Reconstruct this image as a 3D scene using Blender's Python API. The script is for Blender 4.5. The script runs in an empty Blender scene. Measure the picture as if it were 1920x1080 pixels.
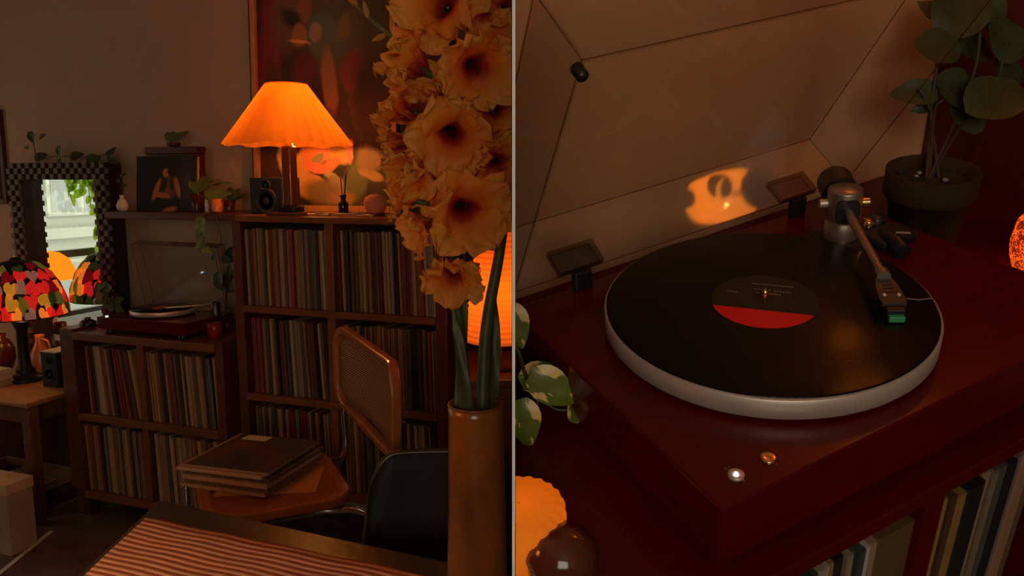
import bpy, bmesh, math, random
from mathutils import Matrix, Vector
R = math.radians
sc = bpy.context.scene
C = sc.collection
random.seed(7)

# ------------------------------------------------------------------ camera, world, light, exposure
F = 1450.0                                   # focal length in pixels of the 1920 wide frame
CAM = Vector((0, 0, 1.5)); YAW, PITCH = R(20), R(8)
cd = bpy.data.cameras.new('camera'); cam = bpy.data.objects.new('camera', cd); C.objects.link(cam)
cd.sensor_width = 36; cd.lens = F / 1920 * 36; cd.clip_start = .01
cam.location = CAM; cam.rotation_euler = (R(90) - PITCH, 0, YAW)
sc.camera = cam
sc.view_settings.view_transform = 'Standard'; sc.view_settings.look = 'None'
sc.view_settings.exposure = 0; sc.view_settings.gamma = 1; sc.view_settings.use_curve_mapping = False

w = bpy.data.worlds.new('world'); sc.world = w; w.use_nodes = True
bg = w.node_tree.nodes['Background']; bg.inputs[0].default_value = (1.0, .93, .78, 1); bg.inputs[1].default_value = 4.0
# daylight comes in through the window in the left wall; the portal only guides sampling of that sky
pl = bpy.data.lights.new('window_portal', 'AREA'); pl.shape = 'RECTANGLE'; pl.size = 1.5; pl.size_y = 1.75; pl.cycles.is_portal = True
po = bpy.data.objects.new('window_portal', pl); C.objects.link(po)
sc.cycles.transparent_max_bounces = 32
po.location = (-4.66, 1.53, 1.40); po.rotation_euler = (0, R(-90), 0)
pl2 = bpy.data.lights.new('window_portal_front', 'AREA'); pl2.shape = 'RECTANGLE'; pl2.size = 2.0; pl2.size_y = 1.45; pl2.cycles.is_portal = True
po2 = bpy.data.objects.new('window_portal_front', pl2); C.objects.link(po2); po2.location = (1.05, -2.66, 1.675); po2.rotation_euler = (R(90), 0, 0)

cm = cam.rotation_euler.to_matrix()
CR, CU, CF = cm @ Vector((1, 0, 0)), cm @ Vector((0, 1, 0)), cm @ Vector((0, 0, -1))
def ray(px, py): return CF + CR * ((px - 960) / F) + CU * ((540 - py) / F)
def PY(px, py, Y): d = ray(px, py); return CAM + d * ((Y - CAM.y) / d.y)
def PZ(px, py, Z): d = ray(px, py); return CAM + d * ((Z - CAM.z) / d.z)
def PD(px, py, D): return CAM + ray(px, py) * D
# frame of the close-up set on the right: x along the turntable, y to the back, z up, origin at the record's centre
RC = Matrix(((0.88935, -0.44743, -0.09417), (-0.29336, -0.40038, -0.86812), (0.35072, 0.79969, -0.48733)))
TC = Vector((.2433, .0123, .7458))
def c2w(v): return CR * v[0] - CU * v[1] + CF * v[2]
_x, _y, _z = [c2w(RC.col[i]) for i in range(3)]
TR = Matrix(((_x.x, _y.x, _z.x, 0), (_x.y, _y.y, _z.y, 0), (_x.z, _y.z, _z.z, 0), (0, 0, 0, 1)))
TR.translation = CAM + c2w(TC)
TRI = TR.inverted()
CS = TRI @ CAM
def rr(px, py): return TRI.to_3x3() @ ray(px, py)
def RZ(px, py, z): d = rr(px, py); return CS + d * ((z - CS.z) / d.z)
def RY(px, py, y): d = rr(px, py); return CS + d * ((y - CS.y) / d.y)
def RD(px, py, D): return CS + rr(px, py) * D

# ------------------------------------------------------------------ materials
def lin(r, g, b): return tuple(((c / 255) / 12.92 if c / 255 <= .04045 else ((c / 255 + .055) / 1.055) ** 2.4) for c in (r, g, b))
M = {}
def new(name):
    m = bpy.data.materials.new(name); m.use_nodes = True; M[name] = m
    nt = m.node_tree; return m, nt, nt.nodes['Principled BSDF']
def mat(name, col, rough=.5, metal=0, var=.0, scale=8, bump=0, bscale=60, spec=.5, stretch=(1, 1, 1), coat=0, trans=0, emis=None, es=0):
    m, nt, b = new(name)
    b.inputs['Base Color'].default_value = (*col, 1); b.inputs['Roughness'].default_value = rough
    b.inputs['Metallic'].default_value = metal; b.inputs['Specular IOR Level'].default_value = spec
    b.inputs['Coat Weight'].default_value = coat; b.inputs['Coat Roughness'].default_value = .08
    b.inputs['Transmission Weight'].default_value = trans
    if emis: b.inputs['Emission Color'].default_value = (*emis, 1); b.inputs['Emission Strength'].default_value = es
    if var or bump:
        tc = nt.nodes.new('ShaderNodeTexCoord'); mp = nt.nodes.new('ShaderNodeMapping'); mp.inputs['Scale'].default_value = stretch
        nt.links.new(tc.outputs['Object'], mp.inputs[0])
    if var:
        n = nt.nodes.new('ShaderNodeTexNoise'); n.inputs['Scale'].default_value = scale; n.inputs['Detail'].default_value = 6
        nt.links.new(mp.outputs[0], n.inputs['Vector'])
        rp = nt.nodes.new('ShaderNodeValToRGB')
        rp.color_ramp.elements[0].position = .3; rp.color_ramp.elements[1].position = .7
        rp.color_ramp.elements[0].color = (*[c * (1 - var) for c in col], 1); rp.color_ramp.elements[1].color = (*[min(1, c * (1 + var)) for c in col], 1)
        nt.links.new(n.outputs[0], rp.inputs[0]); nt.links.new(rp.outputs[0], b.inputs['Base Color'])
    if bump:
        n2 = nt.nodes.new('ShaderNodeTexNoise'); n2.inputs['Scale'].default_value = bscale; n2.inputs['Detail'].default_value = 4
        nt.links.new(mp.outputs[0], n2.inputs['Vector'])
        bp = nt.nodes.new('ShaderNodeBump'); bp.inputs['Strength'].default_value = bump; bp.inputs['Distance'].default_value = .005
        nt.links.new(n2.outputs[0], bp.inputs['Height']); nt.links.new(bp.outputs[0], b.inputs['Normal'])
    return m
WG = (30, 30, 3)      # wood grain runs along the local z or y
mat('wall', (.45, .295, .20), .85, var=.06, scale=2, bump=.15, bscale=90)
mat('wall_close', (.66, .34, .155), .85, var=.08, scale=4, bump=.1, bscale=60)
mat('ceiling', (.5, .42, .34), .9, bump=.1)
mat('partition_face', (.35, .27, .2), .8, bump=.1)
mat('partition_edge', (.95, .94, .92), .5, var=.01)
mat('floor_wood', (.12, .07, .045), .45, var=.25, scale=3, stretch=(3, 30, 30))
mat('cab_wood', (.11, .026, .011), .4, var=.3, scale=3, stretch=(3, 20, 20), bump=.05)
mat('cab_edge', (.18, .055, .02), .38, var=.25, scale=4, stretch=(3, 20, 20))
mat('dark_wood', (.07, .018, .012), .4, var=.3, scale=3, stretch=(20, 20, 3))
mat('maroon', (.08, .006, .005), .4, var=.3, scale=3, stretch=(20, 20, 3))
mat('mahogany', (.10, .0025, .0018), .2, var=.12, scale=3, stretch=(4, 14, 14), coat=.15, spec=.25)
mat('table_wood', (.42, .17, .055), .4, var=.25, scale=3, stretch=(3, 25, 25))
mat('table_leg', (.14, .055, .03), .45, var=.25, scale=3, stretch=(25, 25, 3))
mat('dining_top', (.045, .04, .022), .3, var=.3, scale=4, bump=.2, bscale=50)
mat('oak_frame', (.5, .22, .07), .45, var=.2, scale=4, stretch=(20, 20, 3))
mat('lamp_wood', (.13, .04, .016), .35, var=.25, scale=4, stretch=(30, 30, 3), coat=.3)
mat('black_plastic', (.012, .012, .013), .35, var=.1)
mat('speaker_black', (.008, .008, .009), .6, var=.2, scale=40)
mat('cone', (.012, .012, .013), .7, var=.1)
mat('speaker_white', (.6, .58, .55), .5, var=.05)
mat('chrome', (.75, .74, .72), .12, metal=1, var=.03)
mat('brushed', (.74, .58, .48), .42, metal=.55, var=.06, scale=30)
mat('arm_metal', (.40, .31, .25), .34, metal=.8, var=.05, scale=30)
mat('dark_metal', (.10, .085, .07), .4, metal=.9, var=.1)
mat('headshell', (.045, .03, .018), .5, var=.1)
mat('gold', (.8, .5, .2), .22, metal=1, var=.1)
mat('leather', (.007, .0065, .006), .5, spec=.15, var=.25, scale=12, bump=.04, bscale=120)
mat('vase_glaze', (.26, .085, .012), .25, var=.5, scale=5, stretch=(2, 2, 1), coat=.3)
mat('cream', (.62, .5, .38), .7, var=.1)
mat('paper', (.55, .36, .2), .7, var=.15)
mat('cardboard', (.40, .26, .15), .8, var=.15, bump=.1)
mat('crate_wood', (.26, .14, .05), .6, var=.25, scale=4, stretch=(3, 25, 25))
mat('red_glaze', (.35, .02, .01), .25, var=.2)
mat('orange_glaze', (.8, .2, .05), .3, var=.15)
mat('maroon_glaze', (.10, .015, .012), .3, var=.2)
mat('white_glaze', (.75, .68, .58), .3, var=.08)
mat('salt', (.42, .11, .05), .6, var=.25, scale=10, bump=.6, bscale=14, emis=(1, .18, .05), es=.03)
mat('cable', (.45, .26, .12), .55, var=.1)
mat('soil', (.02, .012, .008), .9, var=.5, scale=60, bump=1, bscale=80)
mat('terracotta', (.045, .023, .007), .8, spec=.15, var=.3, scale=9, bump=.2)
mat('stem_green', (.06, .075, .016), .5, var=.25, scale=12)
mat('stem_dark', (.05, .03, .015), .6, var=.2)
mat('leaf_green', (.10, .14, .035), .45, var=.3, scale=14)
mat('leaf_dark', (.04, .05, .012), .45, var=.3, scale=14)
mat('leaf_lime', (.24, .26, .05), .45, var=.3, scale=14)
mat('checker_light', (.12, .06, .04), .5, var=.2, scale=10)
mat('checker_dark', (.035, .012, .012), .5, var=.2, scale=10)
mat('wood_reed', (.10, .05, .03), .6, var=.2)
mat('glass_black', (.008, .006, .005), .08, var=.1)
mat('label_dark', (.06, .036, .016), .9, var=.1, spec=.1)
mat('label_red', (.95, .003, .006), .5, var=.04)
mat('print_grey', (.25, .2, .16), .6, var=.05)
mat('stylus_green', (.05, .36, .16), .35, var=.1)
mat('brown_gloss', (.12, .028, .010), .16, var=.3, scale=8, coat=.5)
mat('lead', (.02, .017, .015), .45, var=.1, metal=.4)
mat('facade', (.27, .30, .26), .8, var=.04, scale=2)
mat('facade_glass', (.15, .18, .17), .3, var=.2, scale=1)
mat('facade_blind', (.28, .25, .17), .7, var=.05)
mat('window_paint', (.20, .21, .20), .5, var=.05)
mat('street', (.5, .5, .48), .9, var=.1)
mat('led', (.9, .95, 1), .3, emis=(.75, .9, 1), es=5, var=.01)
mat('bulb', (1, .6, .2), .4, emis=(1, .5, .12), es=2.5, var=.01)
mat('grey_fabric', (.10, .105, .12), .9, var=.2, bump=.2)

def mirror_mat():
    m, nt, b = new('mirror'); b.inputs['Base Color'].default_value = (.88, .9, .88, 1); b.inputs['Metallic'].default_value = 1; b.inputs['Roughness'].default_value = .015
mirror_mat()
def clear_mat(name, tint, refl_rough, ior=1.49, boost=1.0):
    m = bpy.data.materials.new(name); m.use_nodes = True; M[name] = m; nt = m.node_tree; nt.nodes.clear()
    o = nt.nodes.new('ShaderNodeOutputMaterial'); t = nt.nodes.new('ShaderNodeBsdfTransparent'); g = nt.nodes.new('ShaderNodeBsdfGlossy')
    lw = nt.nodes.new('ShaderNodeLayerWeight'); lw.inputs[0].default_value = .5; mx = nt.nodes.new('ShaderNodeMixShader')
    fr = nt.nodes.new('ShaderNodeMath'); fr.operation = 'POWER'; fr.inputs[1].default_value = 5; nt.links.new(lw.outputs['Facing'], fr.inputs[0]); f0 = ((ior - 1) / (ior + 1)) ** 2
    ml = nt.nodes.new('ShaderNodeMath'); ml.operation = 'MULTIPLY_ADD'; ml.inputs[1].default_value = 1 - f0; ml.inputs[2].default_value = f0 * boost; ml.use_clamp = True
    t.inputs[0].default_value = (*tint, 1); g.inputs['Roughness'].default_value = refl_rough
    nt.links.new(fr.outputs[0], ml.inputs[0]); nt.links.new(ml.outputs[0], mx.inputs[0]); nt.links.new(t.outputs[0], mx.inputs[1]); nt.links.new(g.outputs[0], mx.inputs[2]); nt.links.new(mx.outputs[0], o.inputs[0])
clear_mat('acrylic', (.955, .95, .94), .05, 1.55, 1.6)
clear_mat('acrylic_edge', (.72, .62, .54), .15, 1.6, 2)
clear_mat('window_glass', (.97, .98, .97), .0, 1.5)
def shade_mat(name, col, glow, gs, rough_dark=.0):
    """fabric or paper that lets the bulb's light through"""
    m = bpy.data.materials.new(name); m.use_nodes = True; M[name] = m; nt = m.node_tree; nt.nodes.clear()
    o = nt.nodes.new('ShaderNodeOutputMaterial'); t = nt.nodes.new('ShaderNodeBsdfTranslucent'); d = nt.nodes.new('ShaderNodeBsdfDiffuse'); e = nt.nodes.new('ShaderNodeEmission')
    tc = nt.nodes.new('ShaderNodeTexCoord'); n = nt.nodes.new('ShaderNodeTexNoise'); n.inputs['Scale'].default_value = 60
    nt.links.new(tc.outputs['Object'], n.inputs['Vector'])
    rp = nt.nodes.new('ShaderNodeValToRGB'); rp.color_ramp.elements[0].color = (*[c * .85 for c in col], 1); rp.color_ramp.elements[1].color = (*col, 1)
    nt.links.new(n.outputs[0], rp.inputs[0])
    for q in (t, d): nt.links.new(rp.outputs[0], q.inputs[0])
    mx = nt.nodes.new('ShaderNodeMixShader'); mx.inputs[0].default_value = .35
    nt.links.new(t.outputs[0], mx.inputs[1]); nt.links.new(d.outputs[0], mx.inputs[2])
    ad = nt.nodes.new('ShaderNodeAddShader'); e.inputs[0].default_value = (*glow, 1); e.inputs[1].default_value = gs
    nt.links.new(mx.outputs[0], ad.inputs[0]); nt.links.new(e.outputs[0], ad.inputs[1]); nt.links.new(ad.outputs[0], o.inputs[0])
shade_mat('pleated_shade', (.95, .36, .05), (1, .15, .002), .08)
shade_mat('paper_shade', (.9, .36, .07), (1, .12, .004), .28)
shade_mat('small_shade', (.9, .45, .1), (1, .19, .001), .26)
shade_mat('mushroom_shade', (.9, .4, .1), (1, .26, .01), .9)
shade_mat('far_shade', (.9, .45, .1), (1, .26, .01), 6.0)
shade_mat('floor_shade', (.95, .6, .3), (1, .3, .05), .05)
shade_mat('amber_glitter_glow', (.22, .05, .01), (1, .10, .01), 1.2)
def glitter_glow(m):  # patchy emission painted as the glitter of a reflected lamp
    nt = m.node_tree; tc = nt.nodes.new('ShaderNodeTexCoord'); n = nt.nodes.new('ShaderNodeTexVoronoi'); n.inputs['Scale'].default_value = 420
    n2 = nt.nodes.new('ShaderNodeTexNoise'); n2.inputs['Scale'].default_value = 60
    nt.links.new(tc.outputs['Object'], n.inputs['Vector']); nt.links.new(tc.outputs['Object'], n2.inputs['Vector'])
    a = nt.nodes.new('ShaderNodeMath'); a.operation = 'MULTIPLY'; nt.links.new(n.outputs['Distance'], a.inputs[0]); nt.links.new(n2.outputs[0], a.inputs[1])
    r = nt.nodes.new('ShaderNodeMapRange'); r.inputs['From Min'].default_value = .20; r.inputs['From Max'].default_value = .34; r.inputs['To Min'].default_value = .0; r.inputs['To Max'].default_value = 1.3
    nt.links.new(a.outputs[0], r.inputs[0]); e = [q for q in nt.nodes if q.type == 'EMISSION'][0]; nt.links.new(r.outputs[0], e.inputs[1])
glitter_glow(M['amber_glitter_glow'])
for nm, c, s in (('pane_red', (.75, .02, .015), .55), ('pane_orange', (1, .25, .02), .55), ('pane_amber', (.75, .30, .02), .4), ('pane_olive', (.22, .17, .02), .3), ('pane_green', (.06, .08, .015), .2), ('pane_pink', (.45, .2, .14), .3), ('pane_crimson', (.28, .006, .012), .35)):
    shade_mat(nm, tuple(min(1, k * 1.1) for k in c), c, s)
def translucent_leaf(name, col, e=0):
    shade_mat(name, col, col, e)
translucent_leaf('vine_bright', (.35, .55, .05)); translucent_leaf('petal_back', (.7, .45, .15))

def petal_mat():
    m, nt, b = new('petal'); b.inputs['Roughness'].default_value = .55
    tc = nt.nodes.new('ShaderNodeTexCoord'); sx = nt.nodes.new('ShaderNodeVectorMath'); sx.operation = 'MULTIPLY'; sx.inputs[1].default_value = (1, 1, .35)
    ln = nt.nodes.new('ShaderNodeVectorMath'); ln.operation = 'LENGTH'; n = nt.nodes.new('ShaderNodeTexNoise'); n.inputs['Scale'].default_value = 45
    nt.links.new(tc.outputs['Object'], sx.inputs[0]); nt.links.new(sx.outputs[0], ln.inputs[0]); nt.links.new(tc.outputs['Object'], n.inputs['Vector'])
    a = nt.nodes.new('ShaderNodeMath'); a.operation = 'MULTIPLY_ADD'; a.inputs[1].default_value = .018
    nt.links.new(n.outputs[0], a.inputs[0]); nt.links.new(ln.outputs['Value'], a.inputs[2])
    mr = nt.nodes.new('ShaderNodeMapRange'); mr.inputs['From Min'].default_value = .005; mr.inputs['From Max'].default_value = .06
    nt.links.new(a.outputs[0], mr.inputs[0])
    rp = nt.nodes.new('ShaderNodeValToRGB'); cr = rp.color_ramp
    cr.elements[0].position = .1; cr.elements[0].color = (.16, .008, .006, 1); cr.elements[1].position = .95; cr.elements[1].color = (.98, .50, .09, 1)
    for p, c in ((.24, (.42, .012, .006, 1)), (.36, (.62, .06, .01, 1)), (.46, (.88, .26, .02, 1)), (.62, (.95, .38, .04, 1))):
        e = cr.elements.new(p); e.color = c
    nt.links.new(mr.outputs[0], rp.inputs[0]); nt.links.new(rp.outputs[0], b.inputs['Base Color'])
    t = nt.nodes.new('ShaderNodeBsdfTranslucent'); nt.links.new(rp.outputs[0], t.inputs[0]); mx = nt.nodes.new('ShaderNodeMixShader'); mx.inputs[0].default_value = .55
    o = nt.nodes['Material Output']; nt.links.new(b.outputs[0], mx.inputs[1]); nt.links.new(t.outputs[0], mx.inputs[2]); nt.links.new(mx.outputs[0], o.inputs[0])
petal_mat()
def sleeve_mat():
    m, nt, b = new('sleeve'); b.inputs['Roughness'].default_value = .55
    oi = nt.nodes.new('ShaderNodeObjectInfo'); tc = nt.nodes.new('ShaderNodeTexCoord'); mp = nt.nodes.new('ShaderNodeMapping'); mp.inputs['Scale'].default_value = (200, 20, 25)
    n = nt.nodes.new('ShaderNodeTexNoise'); n.inputs['Scale'].default_value = 1; n.inputs['Detail'].default_value = 5
    mx = nt.nodes.new('ShaderNodeMix'); mx.data_type = 'RGBA'; mx.blend_type = 'MULTIPLY'; mx.inputs[0].default_value = .25
    nt.links.new(tc.outputs['Object'], mp.inputs[0]); nt.links.new(mp.outputs[0], n.inputs['Vector'])
    nt.links.new(oi.outputs['Color'], mx.inputs[6]); nt.links.new(n.outputs[0], mx.inputs[7]); nt.links.new(mx.outputs[2], b.inputs['Base Color'])
sleeve_mat()
def stripe_mat():
    m, nt, b = new('striped_cloth'); b.inputs['Roughness'].default_value = .9
    tc = nt.nodes.new('ShaderNodeTexCoord'); wv = nt.nodes.new('ShaderNodeTexWave'); wv.bands_direction = 'Y'; wv.inputs['Scale'].default_value = 18.5; wv.inputs['Distortion'].default_value = .25; wv.inputs['Detail Scale'].default_value = 3
    nt.links.new(tc.outputs['Object'], wv.inputs['Vector'])
    rp = nt.nodes.new('ShaderNodeValToRGB'); rp.color_ramp.elements[0].position = .35; rp.color_ramp.elements[1].position = .6
    rp.color_ramp.elements[0].color = (.42, .14, .065, 1); rp.color_ramp.elements[1].color = (.95, .60, .45, 1)
    nt.links.new(wv.outputs[0], rp.inputs[0]); nt.links.new(rp.outputs[0], b.inputs['Base Color'])
    bp = nt.nodes.new('ShaderNodeBump'); bp.inputs['Strength'].default_value = .4; bp.inputs['Distance'].default_value = .004
    nt.links.new(wv.outputs[0], bp.inputs['Height']); nt.links.new(bp.outputs[0], b.inputs['Normal'])
stripe_mat()
def cane_mat():
    m, nt, b = new('cane'); b.inputs['Roughness'].default_value = .6
    tc = nt.nodes.new('ShaderNodeTexCoord'); fac = None
    for d, s in (('Z', 70),):
        wv = nt.nodes.new('ShaderNodeTexWave'); wv.bands_direction = d; wv.inputs['Scale'].default_value = s * .6
        nt.links.new(tc.outputs['Object'], wv.inputs['Vector'])
        if fac is None: fac = wv.outputs[1]
        else:
            mm = nt.nodes.new('ShaderNodeMath'); mm.operation = 'MAXIMUM'; nt.links.new(fac, mm.inputs[0]); nt.links.new(wv.outputs[1], mm.inputs[1]); fac = mm.outputs[0]
    rp = nt.nodes.new('ShaderNodeValToRGB'); rp.color_ramp.elements[0].position = .55; rp.color_ramp.elements[1].position = .95
    rp.color_ramp.elements[0].color = (.14, .05, .015, 1); rp.color_ramp.elements[1].color = (.62, .27, .09, 1)
    nt.links.new(fac, rp.inputs[0]); nt.links.new(rp.outputs[0], b.inputs['Base Color'])
    bp = nt.nodes.new('ShaderNodeBump'); bp.inputs['Strength'].default_value = .6; bp.inputs['Distance'].default_value = .003; nt.links.new(fac, bp.inputs['Height']); nt.links.new(bp.outputs[0], b.inputs['Normal'])
cane_mat()
mat('cane_seat_lit', (.26, .06, .018), .45, var=.3, scale=6, bump=.6, bscale=3, stretch=(120, 6, 6))  # cane tinted redder for the different light on the seat
mat('bentwood', (.36, .10, .025), .3, var=.2, scale=5, coat=.4)
def rug_mat():
    m, nt, b = new('rug'); b.inputs['Roughness'].default_value = .95
    tc = nt.nodes.new('ShaderNodeTexCoord'); v = nt.nodes.new('ShaderNodeTexVoronoi'); v.inputs['Scale'].default_value = 7; n = nt.nodes.new('ShaderNodeTexNoise'); n.inputs['Scale'].default_value = 9; n.inputs['Detail'].default_value = 6
    nt.links.new(tc.outputs['Object'], n.inputs['Vector']); nt.links.new(tc.outputs['Object'], v.inputs['Vector'])
    rp = nt.nodes.new('ShaderNodeValToRGB'); cr = rp.color_ramp; cr.elements[0].position = .3; cr.elements[0].color = (.10, .03, .025, 1); cr.elements[1].position = .75; cr.elements[1].color = (.20, .12, .085, 1)
    e = cr.elements.new(.5); e.color = (.13, .05, .045, 1)
    mx = nt.nodes.new('ShaderNodeMix'); mx.inputs[0].default_value = .5; nt.links.new(n.outputs[0], mx.inputs[2]); nt.links.new(v.outputs[0], mx.inputs[3])
    nt.links.new(mx.outputs[0], rp.inputs[0]); nt.links.new(rp.outputs[0], b.inputs['Base Color'])
rug_mat()
def variegated():
    m, nt, b = new('variegated'); b.inputs['Roughness'].default_value = .35
    tc = nt.nodes.new('ShaderNodeTexCoord'); n = nt.nodes.new('ShaderNodeTexNoise'); n.inputs['Scale'].default_value = 3.5; n.inputs['Detail'].default_value = 3
    mp = nt.nodes.new('ShaderNodeMapping'); mp.inputs['Scale'].default_value = (1.3, .6, 1); nt.links.new(tc.outputs['Object'], mp.inputs[0]); nt.links.new(mp.outputs[0], n.inputs['Vector'])
    sx = nt.nodes.new('ShaderNodeSeparateXYZ'); nt.links.new(tc.outputs['Object'], sx.inputs[0])
    ab = nt.nodes.new('ShaderNodeMath'); ab.operation = 'ABSOLUTE'; nt.links.new(sx.outputs[0], ab.inputs[0])
    ma = nt.nodes.new('ShaderNodeMath'); ma.operation = 'MULTIPLY_ADD'; ma.inputs[1].default_value = .45; nt.links.new(ab.outputs[0], ma.inputs[0]); nt.links.new(n.outputs[0], ma.inputs[2])
    rp = nt.nodes.new('ShaderNodeValToRGB'); cr = rp.color_ramp; cr.elements[0].position = .58; cr.elements[0].color = (.13, .17, .02, 1); cr.elements[1].position = .62; cr.elements[1].color = (.85, .60, .20, 1)
    nt.links.new(ma.outputs[0], rp.inputs[0]); nt.links.new(rp.outputs[0], b.inputs['Base Color'])
variegated()
def vinyl():
    m, nt, b = new('vinyl'); b.inputs['Base Color'].default_value = (.008, .0065, .005, 1); b.inputs['Roughness'].default_value = .16; b.inputs['Specular IOR Level'].default_value = .16
    tc = nt.nodes.new('ShaderNodeTexCoord'); wv = nt.nodes.new('ShaderNodeTexWave'); wv.wave_type = 'RINGS'; wv.rings_direction = 'Z'; wv.inputs['Scale'].default_value = 260
    bp = nt.nodes.new('ShaderNodeBump'); bp.inputs['Strength'].default_value = .12; bp.inputs['Distance'].default_value = .0006
    nt.links.new(tc.outputs['Object'], wv.inputs['Vector']); nt.links.new(wv.outputs[0], bp.inputs['Height']); nt.links.new(bp.outputs[0], b.inputs['Normal'])
vinyl()
def blob_mat(name, base, blobs, noise=.02, nscale=8, rough=.6, ground=None):
    """flat picture printed or painted on a surface: soft ellipses in the object's own x / z"""
    m, nt, b = new(name); b.inputs['Roughness'].default_value = rough
    tc = nt.nodes.new('ShaderNodeTexCoord'); n = nt.nodes.new('ShaderNodeTexNoise'); n.inputs['Scale'].default_value = nscale; n.inputs['Detail'].default_value = 3
    nt.links.new(tc.outputs['Object'], n.inputs['Vector'])
    s = nt.nodes.new('ShaderNodeVectorMath'); s.operation = 'MULTIPLY_ADD'; s.inputs[1].default_value = (noise,) * 3
    nt.links.new(n.outputs['Color'], s.inputs[0]); nt.links.new(tc.outputs['Object'], s.inputs[2])
    p = nt.nodes.new('ShaderNodeVectorMath'); p.operation = 'MULTIPLY_ADD'; p.inputs[1].default_value = (1, 0, 1); p.inputs[2].default_value = (-noise / 2, 0, -noise / 2)
    nt.links.new(s.outputs[0], p.inputs[0])
    cur = None
    if ground:                       # loosely brushed ground of several paints
        gm = nt.nodes.new('ShaderNodeMapping'); gm.inputs['Scale'].default_value = (7, 1, 3.2); gm.inputs['Rotation'].default_value = (0, R(25), 0); nt.links.new(p.outputs[0], gm.inputs[0])
        gn = nt.nodes.new('ShaderNodeTexNoise'); gn.inputs['Scale'].default_value = 1.0; gn.inputs['Detail'].default_value = 5; gn.inputs['Distortion'].default_value = 1.6; nt.links.new(gm.outputs[0], gn.inputs['Vector'])
        gr = nt.nodes.new('ShaderNodeValToRGB'); gr.color_ramp.elements[0].position = .30; gr.color_ramp.elements[0].color = (*ground[0], 1); gr.color_ramp.elements[1].position = .72; gr.color_ramp.elements[1].color = (*ground[-1], 1)
        for i_, g_ in enumerate(ground[1:-1]): e_ = gr.color_ramp.elements.new(.30 + .42 * (i_ + 1) / (len(ground) - 1)); e_.color = (*g_, 1)
        nt.links.new(gn.outputs[0], gr.inputs[0]); cur = gr.outputs[0]
    for (x, z, rx, rz, a, col, soft) in blobs:
        mp = nt.nodes.new('ShaderNodeMapping'); mp.vector_type = 'TEXTURE'; mp.inputs['Location'].default_value = (x, 0, z); mp.inputs['Rotation'].default_value = (0, R(a), 0); mp.inputs['Scale'].default_value = (rx, 1, rz)
        nt.links.new(p.outputs[0], mp.inputs[0])
        l = nt.nodes.new('ShaderNodeVectorMath'); l.operation = 'LENGTH'; nt.links.new(mp.outputs[0], l.inputs[0])
        r = nt.nodes.new('ShaderNodeMapRange'); r.inputs['From Min'].default_value = 1 - soft; r.inputs['From Max'].default_value = 1; r.inputs['To Min'].default_value = 1; r.inputs['To Max'].default_value = 0
        nt.links.new(l.outputs['Value'], r.inputs[0])
        mx = nt.nodes.new('ShaderNodeMix'); mx.data_type = 'RGBA'; nt.links.new(r.outputs[0], mx.inputs[0])
        if cur is None: mx.inputs[6].default_value = (*base, 1)
        else: nt.links.new(cur, mx.inputs[6])
        mx.inputs[7].default_value = (*col, 1); cur = mx.outputs[2]
    nt.links.new(cur, b.inputs['Base Color'])

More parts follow.
